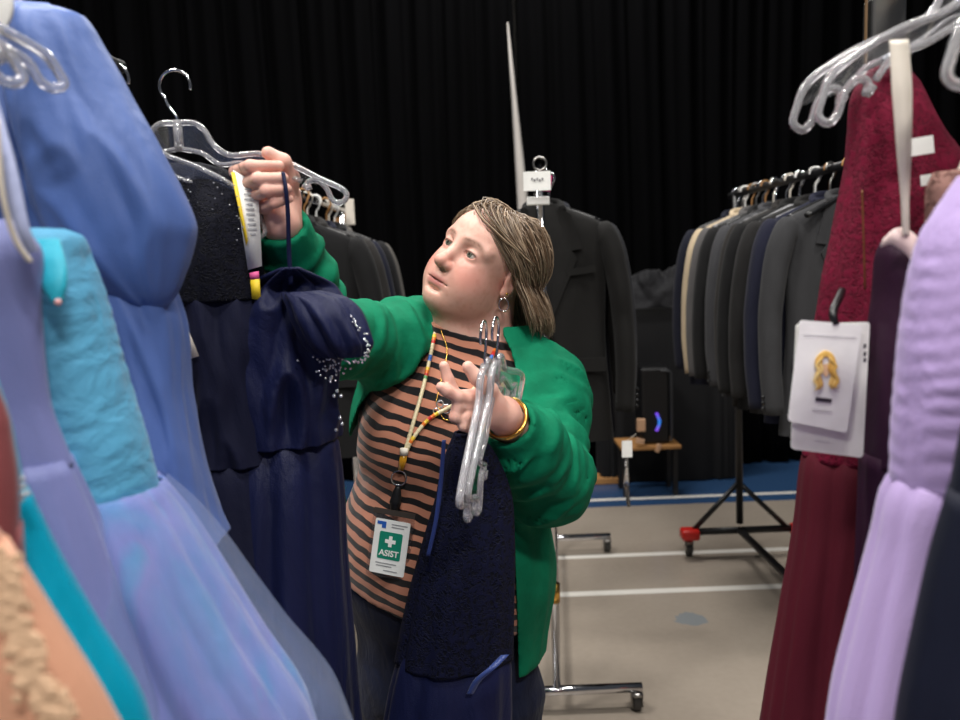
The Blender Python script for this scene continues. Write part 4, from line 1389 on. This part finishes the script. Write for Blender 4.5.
# 7 navy lace gown on the hanger being lifted ---------------------------------------
navy_lace = lace('navy_lace', (4, 5, 13), (9, 11, 26), 120, .75)
navy = cloth('navy_chiffon', (10, 14, 42), .8, .03, .45, 12, .3, .15)
Yv = 1.14
HK = U(172, 70, 1.13)
hg = dress_hanger('clear hanger gripped and lifted by the woman, with the navy lace gown on it', frame_m(U(174, 70, 1.125), (1, .0, -.02), (.02, 0, 1)), hw=.226, drop=.76, rim=.004)
dress_hanger('clear hanger behind the lifted one, half hidden by the blue sleeve', frame_m(U(112, 62, 1.09), (1, .16, -.10), (.1, 0, 1)), hw=.2)
g = empty('evening_gown', U(190, 400, Yv), 'navy lace gown hanging from the lifted hanger behind the blue gown', 'gown', GR)
piece('lace_bodice', loft([(164, 166, 200, .008), (172, 156, 226, .024), (195, 150, 246, .042), (230, 156, 256, .055), (270, 160, 260, .06), (300, 164, 262, .06)], Yv, folds=((4, .03, .04), (9, .01, .02)), seed=21), navy_lace, g)
piece('waist_panel', loft([(284, 170, 252, .042), (302, 168, 260, .054), (350, 170, 268, .064), (420, 180, 272, .062), (460, 184, 276, .062)], Yv, folds=((5, .03, .05), (11, .01, .02)), seed=22, m=110, crumple=.06), navy, g)
piece('skirt', skirt([(450, 190, 266, .045), (466, 184, 278, .060), (520, 190, 290, .072), (620, 196, 310, .085), (720, 200, 330, .10)], Yv, .04, .24, U(255, 720, Yv)[0], .17, folds=((11, .03, .10), (5, .03, .05)), seed=23), navy, g)
q = MB()
for k in range(34):
    x = 205 + 26 * math.sin(k * 1.3) + k * .6; y = 172 + k * 2.2
    q.ball(U(x, y, Yv - .046), .0011, 5)
o = q.build('sequins', M['silver_bead'], g); o['kind'] = 'stuff'
o = piece('care_label', (np.array([U(176, 321, Yv - .075), U(184, 319, Yv - .075), U(199, 356, Yv - .072), U(190, 359, Yv - .072)]), np.array([[0, 3, 2, 1]])), M['offwhite'], g, .001)
tg = empty('paper_tag', U(246, 240, 1.16), 'long white paper strip with yellow edge and pink band beside the raised forearm', 'tag')
t0, t1 = [U(x, y, 1.175) for x, y in ((231, 172), (255, 196), (262, 268), (240, 262))], None
piece('strip', (np.array([U(233, 170, 1.105), U(258, 184, 1.105), U(262, 266, 1.105), U(248, 270, 1.105)]), np.array([[0, 3, 2, 1]])), M['white'], tg, .001)
piece('yellow_edge', (np.array([U(231, 172, 1.102), U(235, 172, 1.102), U(248, 240, 1.102), U(246, 246, 1.102)]), np.array([[0, 3, 2, 1]])), plain('yellow_paper', (238, 204, 40), .6), tg, .001)
piece('pink_band', (np.array([U(249.5, 273, 1.104), U(258.5, 271, 1.104), U(259.5, 279, 1.104), U(250.5, 280, 1.104)]), np.array([[0, 3, 2, 1]])), plain('pink_paper', (226, 92, 150), .6), tg, .001)
piece('yellow_end', (np.array([U(250.5, 280, 1.104), U(259.5, 279, 1.104), U(261, 300, 1.104), U(252, 299, 1.104)]), np.array([[0, 3, 2, 1]])), plain('yellow_paper', (238, 204, 40), .6), tg, .001)
q = MB()
for k in range(11): q.box(U(247 + .6 * k, 184 + k * 5, 1.1025), (.012 - .004 * (k % 3 == 1), .0006, .0016))
q.build('printed_lines', plain('grey_print', (170, 170, 172), .7), tg, smooth=False)

# 8 navy gown with beaded cup hanging by its strap from the raised hand --------------------
Ys = 1.17
satin = cloth('navy_satin', (13, 20, 58), .6, .03, .55, 11, .35, .18)
g = empty('evening_gown', U(285, 460, Ys), 'navy satin gown with a beaded cup dangling by its strap from the raised hand', 'gown', GR)
ribbon('strap', [U(283, 172, 1.083), U(286, 190, 1.078), U(288, 215, 1.085), U(289, 250, 1.095), U(291, 285, 1.10)], [.005, .0055, .006, .006], satin, g)
piece('bodice', loft([(268, 282, 298, .014, 1.10), (290, 232, 334, .05), (310, 212, 344, .07), (340, 205, 340, .078), (375, 204, 336, .080), (410, 206, 334, .078), (440, 212, 336, .074)], Ys, folds=((4, .04, .04), (8, .015, .02)), seed=31, m=130, n=140, crumple=.10), satin, g)
V, Q = loft([(292, 284, 318, .02, 1.10), (300, 288, 345, .03, 1.095), (320, 296, 362, .04, 1.09), (342, 306, 370, .034, 1.085), (356, 322, 366, .02, 1.085)], 1.09, folds=((3, .05, .07),), seed=32, m=60, crumple=.12)
piece('cup', (V, Q), satin, g)
piece('skirt', skirt([(430, 222, 326, .050), (446, 214, 336, .068), (480, 216, 340, .085), (560, 218, 344, .10), (640, 222, 350, .112), (720, 226, 356, .125)], Ys, .04, .26, U(300, 720, Ys)[0], .20, folds=((10, .03, .10), (4, .03, .05)), seed=33, m=90, n=140), satin, g)
q = MB()
edge = spline([U(352, 318, 1.068), U(364, 335, 1.064), U(369, 352, 1.064), U(360, 362, 1.066), U(345, 360, 1.072), U(330, 352, 1.078)], 60)
for k in range(60):
    q.ball(edge[k] + rng.normal(0, .0022, 3), .0016, 5)
for k in range(70):
    x, y = 318 + rng.normal(0, 8) + k * .25, 345 + k * .42 + rng.normal(0, 6)
    q.ball(U(x, y, 1.088), .0017, 5)
for x, y in ((337, 391), (341, 396), (334, 396), (340, 418), (342, 424), (336, 430), (331, 378), (326, 370)):
    q.ball(U(x, y, 1.10), .0028, 6)
o = q.build('bead_trim', M['silver_bead'], g); o['kind'] = 'stuff'; o['label'] = 'sparkling crystal beads along the cup edge'

# ================================================================== things on the woman
# navy lace gown over her left forearm
Yd = 1.20
velvet = lace('navy_velvet_lace', (6, 8, 21), (14, 18, 46), 110, .8)
g = empty('evening_gown', U(450, 600, Yd), 'navy lace gown draped over the lowered forearm in front of the cardigan', 'gown', 'navy gowns carried by the woman')
piece('lace_bodice', loft([(432, 455, 476, .014, 1.17), (455, 446, 494, .024, 1.18), (490, 438, 508, .036), (540, 424, 512, .045), (600, 408, 511, .052), (660, 396, 509, .056)], Yd, folds=((3, .05, .08), (8, .02, .04)), seed=41, m=90), velvet, g)
piece('skirt', skirt([(646, 406, 500, .040), (662, 397, 509, .052), (690, 390, 510, .062), (760, 380, 512, .07)], Yd, .25, .15, U(445, 720, Yd)[0], .10, folds=((8, .03, .09),), seed=42), satin, g)
ribbon('ribbon', [U(470, 694, Yd - .066), U(478, 680, Yd - .072), U(492, 668, Yd - .070), U(505, 655, Yd - .055)], [.010, .013, .012], cloth('blue_ribbon', (54, 72, 130), .35), g)
ribbon('strap', [U(444, 440, 1.155), U(441, 480, 1.165), U(436, 520, 1.165), U(428, 556, 1.16)], [.006, .007, .006], cloth('blue_ribbon', (40, 56, 112), .4), g)

# two empty hangers held in the left hand, seen edge on
for k, (x0, y0, x1, y1, dy, lab) in enumerate(((481, 320, 470, 502, 0, 'left of the two clear empty hangers held edge-on in her lowered hand'), (493, 316, 480, 497, .012, 'right of the two clear empty hangers held edge-on in her lowered hand'))):
    o = U(x0 + 2, y0 + 2, 1.135 + dy)
    xd = np.array([(-.22, -.26)[k], -.93, -.285]); zd = np.array([.0, -.285, .955])
    dress_hanger(lab, frame_m(o, xd, zd), group='empty hangers held in the hand', drop=1.15, hw=.150, rim=.0056)

# lanyard with badge
ly = empty('lanyard', onto(405, 450), 'beaded rainbow lanyard round the woman\'s neck with a clip at its end', 'lanyard')


def strand(pts, off=.006, n=120):
    P = np.array([onto(x, y, off, (shirt_bvh,)) for x, y in pts]); return spline(P, n)


bm, nt, b = new_mat('seed_beads'); at = nt.nodes.new('ShaderNodeAttribute'); at.attribute_name = 'bead'; nt.links.new(at.outputs['Color'], b.inputs['Base Color']); setp(b, rough=.35)
pal = {'c': (222, 208, 170), 'b': (60, 110, 190), 'o': (232, 120, 40), 'r': (200, 44, 40), 'y': (238, 200, 60), 'g': (90, 150, 90)}
for pts, pat in (([(437, 318), (434, 338), (429, 362), (423, 388), (414, 420), (404, 455)], 'ryobbccyorccccbbccyorgccccccccccccccccccc'), ([(502, 336), (494, 352), (484, 372), (468, 396), (448, 408), (428, 420), (412, 440), (405, 455)], 'ccccyorbbcccccccccccbbccccyoryocccyoccccc')):
    P = strand(pts, n=160); mb = MB(); cols = []
    rad = .0034 + .0006 * np.abs(np.sin(np.arange(160) * PI / 4))
    mb.tube(P, rad, 8)
    for i in range(160):
        cols += [lin(pal[pat[int(i / 160 * len(pat))]])] * 8
    o = mb.build('bead_strand', bm, ly)
    a = o.data.color_attributes.new('bead', 'FLOAT_COLOR', 'POINT'); a.data.foreach_set('color', np.array(cols, np.float32).ravel())
a, c = onto(404, 454, .007), onto(401, 470, .008)
MB().tube([a, a * .5 + c * .5, c], [.0062, .0068, .0055], 12).build('amber_bead', plain('amber', (196, 138, 28), .25, coat=.5), ly)
MB().tube([onto(404, 448, .007), onto(404, 455, .007)], [.0075, .0075], 12).build('bead_collar', M['offwhite'], ly)
c = onto(399, 478, .010)
MB().tube([c + np.array([.0135 * math.sin(t), 0, .0135 * math.cos(t)]) for t in np.linspace(0, 2 * PI, 32, endpoint=False)], .0013, 6, closed=True).build('split_ring', M['chrome'], ly)
a, c = onto(398, 486, .012), onto(394, 512, .014)
MB().tube(spline([a, a * .6 + c * .4, a * .3 + c * .7, c], 16), np.interp(np.linspace(0, 1, 16), [0, .2, .6, 1], [.004, .008, .011, .006]), 10, flat=((0, 1, 0), .5)).build('clip', M['black_metal'], ly)

# gold necklace
nl = MB(); P = strand([(441, 330), (447, 352), (440, 385), (436, 402)], .004, 50)
for i in range(0, 50): nl.ball(P[i], .0016, 5)
P2 = strand([(436, 402), (446, 420), (468, 410), (488, 372), (498, 345)], .004, 60)
nk = empty('necklace', onto(440, 390), 'fine gold chain with small rings on the striped top', 'necklace')
nl = MB().tube(P, .0011, 6); nl.build('chain', M['gold'], nk)
MB().tube(P2, .0011, 6).build('chain', M['gold'], nk)
for x, y, r in ((440, 404, .006), (446, 409, .008), (436, 411, .005)):
    c = onto(x, y, .006); MB().tube([c + np.array([r * math.sin(t), 0, r * math.cos(t)]) for t in np.linspace(0, 2 * PI, 24, endpoint=False)], .0012, 6, closed=True).build('ring', M['silver_bead'], nk)

# badge
pb = [onto(x, y, .014) for x, y in ((378, 518), (410, 522), (403, 577), (371, 572))]
c = sum(pb) / 4
xx = pb[1] - pb[0]; xx[1] *= .5; xx /= np.linalg.norm(xx); zz_ = pb[0] - pb[3]; zz_[1] *= .6; zz_ -= xx * (zz_ @ xx); zz_ /= np.linalg.norm(zz_)
yy = np.cross(zz_, xx)
Wb, Hb = np.linalg.norm(pb[1] - pb[0]), np.linalg.norm(pb[0] - pb[3])
c = c - yy * .004
MBD = Matrix(((xx[0], yy[0], zz_[0], c[0]), (xx[1], yy[1], zz_[1], c[1]), (xx[2], yy[2], zz_[2], c[2]), (0, 0, 0, 1)))
bg = empty('id_badge', (0, 0, 0), 'white ID badge with green ASIST square hanging from the beaded lanyard', 'badge')
bg.matrix_world = MBD @ Matrix.Rotation(math.radians(7), 4, 'Y')


def flat_poly(name, P, y, mat, parent, th=.0004):
    n = len(P); V = [(x, y, z) for x, z in P] + [(x, y + th, z) for x, z in P]
    F = [tuple(range(n)), tuple(range(2 * n - 1, n - 1, -1))] + [(i, n + i, n + (i + 1) % n, (i + 1) % n) for i in range(n)]
    return link(name, mesh(name, V, F, False), mat, parent, local=True)


def rrect(w_, h_, r, cx=0, cz=0, n=5):
    P = []
    for sx, sz, a0 in ((1, 1, 0), (-1, 1, 90), (-1, -1, 180), (1, -1, 270)):
        for k in range(n + 1):
            a = math.radians(a0 + 90 * k / n); P.append((cx + sx * (w_ / 2 - r) + r * math.cos(a), cz + sz * (h_ / 2 - r) + r * math.sin(a)))
    return P


flat_poly('holder', rrect(Wb * 1.18, Hb * 1.24, .004, 0, Hb * .06), .0016, M['plastic'], bg, .0014)
flat_poly('holder_rim', rrect(Wb * 1.20, Hb * .10, .002, 0, Hb * .64), -.0006, plain('smoky_plastic', (70, 64, 60), .2), bg, .002)
cd = flat_poly('card', rrect(Wb, Hb, .003), 0, plain('badge_card', (236, 238, 236), .35), bg, .0014)
flat_poly('green_square', rrect(Wb * .66, Hb * .50, .003, 0, Hb * .03), -.0006, plain('asist_green', (22, 132, 108), .4), cd)
flat_poly('cross', [(x * Wb * .001, z * Wb * .001 + Hb * .11) for x, z in ((-50, 150), (50, 150), (50, 50), (150, 50), (150, -50), (50, -50), (50, -150), (-50, -150), (-50, -50), (-150, -50), (-150, 50), (-50, 50))], -.0012, M['white'], cd)
flat_poly('blue_mark', [(-.44 * Wb, .46 * Hb), (-.18 * Wb, .46 * Hb), (-.18 * Wb, .34 * Hb), (-.30 * Wb, .34 * Hb), (-.30 * Wb, .40 * Hb), (-.44 * Wb, .40 * Hb)], -.0006, plain('badge_blue', (40, 92, 180), .4), cd)
for k, (a, z_) in enumerate(((.20, .43), (.16, .38))):
    flat_poly('printed_line', rrect(Wb * (.46 - .1 * k), Hb * .018, .0004, a * Wb, z_ * Hb), -.0006, plain('grey_print2', (150, 152, 156), .6), cd)
for k, (a, z_, w_) in enumerate(((-.05, -.30, .6), (-.1, -.35, .45), (.1, -.43, .4))):
    flat_poly('printed_line', rrect(Wb * w_, Hb * .016, .0004, a * Wb, z_ * Hb), -.0006, plain('grey_print2', (150, 152, 156), .6), cd)


def text_mesh(s_, size, parent, loc, mat, name='lettering'):
    cu = bpy.data.curves.new('t', 'FONT'); cu.body = s_; cu.size = size; cu.align_x = 'CENTER'; cu.extrude = .0002; cu.offset = size * .02
    o = bpy.data.objects.new('t', cu); COL.objects.link(o)
    dg = bpy.context.evaluated_depsgraph_get(); me = bpy.data.meshes.new_from_object(o.evaluated_get(dg))
    bpy.data.objects.remove(o)
    t = link(name, me, mat, parent, local=True)
    t.matrix_local = Matrix.Translation(Vector(loc)) @ Matrix.Rotation(PI / 2, 4, 'X')
    return t


text_mesh('ASIST', Wb * .23, cd, (0, -.0012, -Hb * .16), M['white'])

# ================================================================== right gown rack
rg = empty('garment_rack', (.56, .9, 0), 'rack holding the wine and lavender gowns, its grey post at top right', 'garment rack')
RGX = .565; rzz = 1.783
rod('rail', rg, (RGX, -.5, rzz), (RGX, 1.12, rzz), .0125, M['chrome'])
for y in (1.10, -.45):
    MB().box((RGX - .015, y, .92), (.045, .03, 1.70)).build('post', M['steel'], rg, smooth=False, bevel=.004)
    rod('foot_bar', rg, (RGX - .22, y, .085), (RGX + .24, y, .085), .0155, M['chrome'])
    for sx in (-.2, .22): caster(rg, RGX + sx, y, .078)
p = U(866, 20, 1.08)
MB().box((p[0] + .001, 1.082, 1.75), (.002, .004, .24)).build('wooden_edge', plain('worn_edge', (120, 92, 60), .6), rg, smooth=False)

wine_lace = lace('wine_lace', (88, 6, 32), (118, 13, 47), 150, .7)
wine = cloth('wine_chiffon', (82, 8, 28), .8, .0, .4, 9, .25, .16)
Yw = .92
dress_hanger('clear scroll-ended hanger of the wine red gown, top right', frame_m((RGX - .018, .90, 1.797), (1, .02, .02), (-.02, 0, 1)), hw=.200, rim=.0046)
dress_hanger('clear scroll-ended hanger in front of the wine gown\'s own hanger', frame_m((RGX - .016, .85, 1.797), (1, .04, .03), (-.03, 0, 1)), hw=.200, rim=.0046)
dress_hanger('blurred clear hanger nearest the top right corner', frame_m((RGX, .66, 1.797), (1, .05, .05), (0, 0, 1)), hw=.2, rim=.0046)
g = empty('evening_gown', (.42, Yw, 0), 'wine red gown with lace bodice and the white price tag', 'gown', GRR)
piece('lace_bodice', loft([(68, 872, 905, .012), (90, 856, 918, .03), (130, 852, 935, .045), (170, 848, 962, .055), (230, 836, 985, .062), (290, 824, 985, .066), (340, 816, 975, .066), (400, 812, 965, .066), (455, 806, 960, .066)], Yw, folds=((4, .03, .04), (11, .012, .02)), seed=51, m=110), wine_lace, g)
piece('skirt', skirt([(438, 818, 948, .045), (454, 806, 960, .066), (520, 798, 965, .078), (620, 782, 975, .095), (720, 767, 985, .115)], Yw, .04, .22, .40, .18, folds=((11, .025, .085), (5, .03, .05)), seed=52, n=150), wine, g)
MB().tube(spline([U(884, 62, Yw - .03), U(892, 56, Yw - .03), U(906, 50, Yw - .02)], 16), .0052, 8).build('shoulder_strap', M['silver_bead'], g)
MB().tube(spline([U(862, 190, Yw - .066), U(863, 220, Yw - .068), U(864, 250, Yw - .072), U(865, 290, Yw - .074)], 30), .0011, 6).build('zip', plain('brass_zip', (112, 66, 32), .5, metal=.3), g)
# tags inside the neckline
for x, y, w_, h_, nm in ((921, 146, .026, .018, 'white size label at the neckline of the wine gown'), (926, 180, .011, .011, 'tiny white label below the neckline label')):
    o = MB().box(U(x, y, .845), (w_, .0012, h_), Matrix.Rotation(-.12, 3, 'Y')).build('paper_tag', M['white'], smooth=False); tag(o, nm, 'tag')

# taupe gown glimpsed behind the lavender
Yu = .74
taupe = lace('taupe_lace', (110, 76, 70), (150, 112, 102), 60)
g = empty('evening_gown', (.52, Yu, 0), 'taupe lace gown glimpsed above the lavender gown at the right edge', 'gown', GRR)
piece('bodice', loft([(172, 936, 990, .02), (190, 930, 1030, .035), (230, 932, 1045, .045), (300, 940, 1050, .05), (420, 945, 1050, .05)], Yu, folds=((4, .03, .04),), seed=56), taupe, g)
piece('skirt', skirt([(412, 945, 1050, .05), (560, 930, 1060, .06), (720, 925, 1080, .07)], Yu, .04, .14, .54, .12, folds=((7, .03, .07),), seed=57), taupe, g)

# plum gown
Yp = .80
plum = cloth('plum_satin', (44, 9, 38), .6, .0, .35, 10, .35, .12)
g = empty('evening_gown', (.46, Yp, 0), 'dark plum gown with cream-lined neckline between the wine and lavender gowns', 'gown', GRR)
piece('bodice', loft([(242, 884, 926, .02), (256, 880, 955, .035), (300, 878, 975, .048), (360, 872, 980, .054), (430, 867, 978, .054), (462, 866, 975, .054)], Yp, folds=((4, .03, .04),), seed=58), plum, g)
piece('skirt', skirt([(452, 866, 975, .053), (540, 864, 985, .062), (640, 861, 1000, .072), (720, 858, 1010, .082)], Yp, .04, .18, .48, .16, folds=((8, .03, .07),), seed=59), plum, g)
ribbon('cream_lining', [U(882, 243, Yp - .03), U(895, 236, Yp - .04), U(911, 245, Yp - .045), U(921, 262, Yp - .048), U(928, 285, Yp - .05)], [.008, .018, .022, .012], cloth('cream_lining', (226, 200, 196), .5), g, side=(.3, 0, 1))
ribbon('hanger_loop', [U(899, 40, Yp - .05), U(902, 90, Yp - .055), U(904, 150, Yp - .055), U(905, 200, Yp - .05), U(906, 236, Yp - .045)], [.017, .018, .013, .007, .006], M['offwhite'], g)

# lavender gown
Yk = .62
lila = cloth('lavender_chiffon', (184, 160, 212), .6, .3, .35, 16, .6, .06)
lils = cloth('lavender_skirt', (190, 166, 216), .55, .3, .45, 9, .2, .07)
g = empty('evening_gown', (.46, Yk, 0), 'pale lavender gown with gathered bodice at the right edge', 'gown', GRR)
piece('bodice', loft([(176, 962, 1010, .015), (205, 944, 1040, .03), (240, 926, 1065, .045), (300, 914, 1080, .056), (360, 907, 1080, .058), (420, 902, 1075, .058), (462, 900, 1070, .057), (480, 900, 1068, .056)], Yk, folds=((4, .03, .03),), seed=61, pleat=.0065, m=150), lila, g)
piece('skirt', skirt([(468, 912, 1056, .040), (482, 898, 1068, .057), (490, 893, 1072, .060), (540, 882, 1080, .066), (620, 862, 1095, .076), (720, 841, 1115, .09)], Yk, .04, .20, .44, .17, folds=((13, .035, .06), (6, .03, .06)), seed=62, n=140), lils, g)

# midnight gown in the corner
Ym = .52
mid = cloth('midnight_satin', (13, 17, 36), .6, .02, .35, 9, .3)
g = empty('evening_gown', (.50, Ym, 0), 'midnight blue gown filling the bottom right corner', 'gown', GRR)
piece('bodice', loft([(330, 1010, 1080, .02), (380, 995, 1120, .04), (440, 975, 1130, .05), (500, 962, 1130, .05)], Ym, folds=((4, .03, .03),), seed=65), mid, g)
piece('skirt', skirt([(492, 962, 1130, .05), (560, 944, 1140, .058), (640, 928, 1150, .066), (720, 914, 1160, .075)], Ym, .04, .18, .46, .15, folds=((7, .02, .06),), seed=66), mid, g)

# price tag hanging on the wine gown
Yq = .80
tg = empty('price_tag', U(828, 390, Yq), 'two white cards, the front one printed with golden curls, tied to the wine gown', 'price tag')


def quad_card(name, P, Y, mat, parent, th=.0012):
    A = [U(x, y, Y) for x, y in P]; V = [tuple(a) for a in A] + [(a[0], a[1] + th, a[2]) for a in A]; n = len(A)
    return link(name, mesh(name, V, [tuple(range(n)), tuple(range(2 * n - 1, n - 1, -1))] + [(i, n + i, n + (i + 1) % n, (i + 1) % n) for i in range(n)], False), mat, parent)


def rpoly(P, r=4):
    """pixel polygon with rounded corners"""
    out = []; n = len(P)
    for i in range(n):
        p, a, b_ = np.array(P[i], float), np.array(P[i - 1], float), np.array(P[(i + 1) % n], float)
        u = p + (a - p) / np.linalg.norm(a - p) * r; v = p + (b_ - p) / np.linalg.norm(b_ - p) * r
        for t in np.linspace(0, 1, 5): out.append(tuple((1 - t) ** 2 * u + 2 * t * (1 - t) * p + t * t * v))
    return out


quad_card('back_card', rpoly([(796, 324), (870, 322), (863, 458), (791, 449)]), Yq, M['white'], tg)
fcard = quad_card('front_card', rpoly([(800, 320), (862, 325), (847, 433), (788, 421)]), Yq - .006, plain('glossy_card', (244, 243, 242), .4), tg)
gold_ink = [plain('gold_print', c, .5) for c in ((236, 190, 96), (212, 156, 68), (246, 214, 140))]
for k in range(13):
    side_ = -1 if k % 2 else 1; w0 = 2 + 1.0 * (k // 2)
    pts = [(826 + side_ * (1 + .5 * w0), 355 + .7 * (k // 2)), (826 + side_ * (w0 + 2.5), 360 + .5 * k), (826 + side_ * (w0 + 1.2 + 1.5 * math.sin(k)), 368 + .3 * k), (826 + side_ * (w0 + 4.2), 376 + .4 * k), (826 + side_ * (w0 + 1.5), 384 + .2 * k), (826 + side_ * (w0 + 4), 389 + .2 * math.sin(k * 3) * 6)]
    P = spline([U(x, y, Yq - .0075 - .00012 * k) for x, y in pts], 30)
    MB().tube(P, np.interp(np.linspace(0, 1, 30), [0, .5, 1], [.0009, .0017, .0004]), 8, flat=((0, 1, 0), .12)).build('printed_curl', gold_ink[k % 3], fcard)
MB().tube(spline([U(x, y, Yq - .0078) for x, y in ((816, 366), (818, 359), (825, 354), (832, 357), (836, 366))], 24), np.interp(np.linspace(0, 1, 24), [0, .5, 1], [.001, .0036, .001]), 8, flat=((0, 1, 0), .12)).build('printed_curl', gold_ink[0], fcard)
P = rpoly([(822.5, 364), (829.5, 364), (830, 372), (826, 378), (822, 372)], 3); quad_card('printed_face', P, Yq - .0072, plain('peach_print', (232, 190, 150), .5), fcard, .0004)
quad_card('printed_bar', [(816, 397), (832, 399), (831.4, 403), (815.4, 401)], Yq - .0068, plain('dark_print', (52, 46, 56), .5), fcard, .0004)
for a, b_, y in ((804, 856, 334), (812, 832, 408)):
    quad_card('printed_line', [(a, y), (b_, y + 3), (b_, y + 4), (a, y + 1)], Yq - .0068, plain('pale_print', (214, 212, 214), .6), fcard, .0003)
for y in (344, 352, 358): quad_card('printed_mark', [(864, y), (866.5, y), (866, y + 4), (863.5, y + 4)], Yq - .0006, plain('dark_print', (52, 46, 56), .5), tg, .0004)
quad_card('printed_line', [(815, 440), (830, 442), (830, 443), (815, 441)], Yq - .0006, plain('pale_print', (214, 212, 214), .6), tg, .0003)
MB().tube(spline([U(835, 325, Yq - .004), U(833, 312, Yq - .0), U(838, 300, Yq + .02), U(842, 291, Yq + .04)], 20), .0042, 8).build('cord_loop', M['black_plastic'], tg)

# tape loops that carry the strapless gowns from their rails
for g in [o for o in COL.objects if o.name.startswith('evening_gown') and o.get('group') in (GR, GRR)]:
    lab = g['label']
    for key, X_, Y_, zr, px_top, cxp in (('periwinkle lavender', LGX, Yl, PE[2], 226, -60), ('bright teal', LGX, Ye, PE[2], 336, -110), ('dusty rose', LGX, Yr, PE[2], 398, -110), ('beige gown', LGX, Yn, PE[2], 446, -200),
                                     ('cornflower', LGX, Yb, PE[2], 20, 5), ('pale lavender', RGX, Yk, rzz, 182, 990), ('taupe', RGX, Yu, rzz, 178, 970), ('midnight', RGX, Ym, rzz, 336, 1050)):
        if key in lab:
            for sg in (-1, 1):
                a = U(cxp + sg * 14, px_top, Y_)
                ribbon('hanger_loop', [a, (a * .5 + np.array([X_ + sg * .008, Y_, zr]) * .5), np.array([X_ + sg * .015, Y_, zr + .004]), np.array([X_, Y_, zr + .014])], [.006, .006], M['offwhite'], g, side=(0, 1, 0))
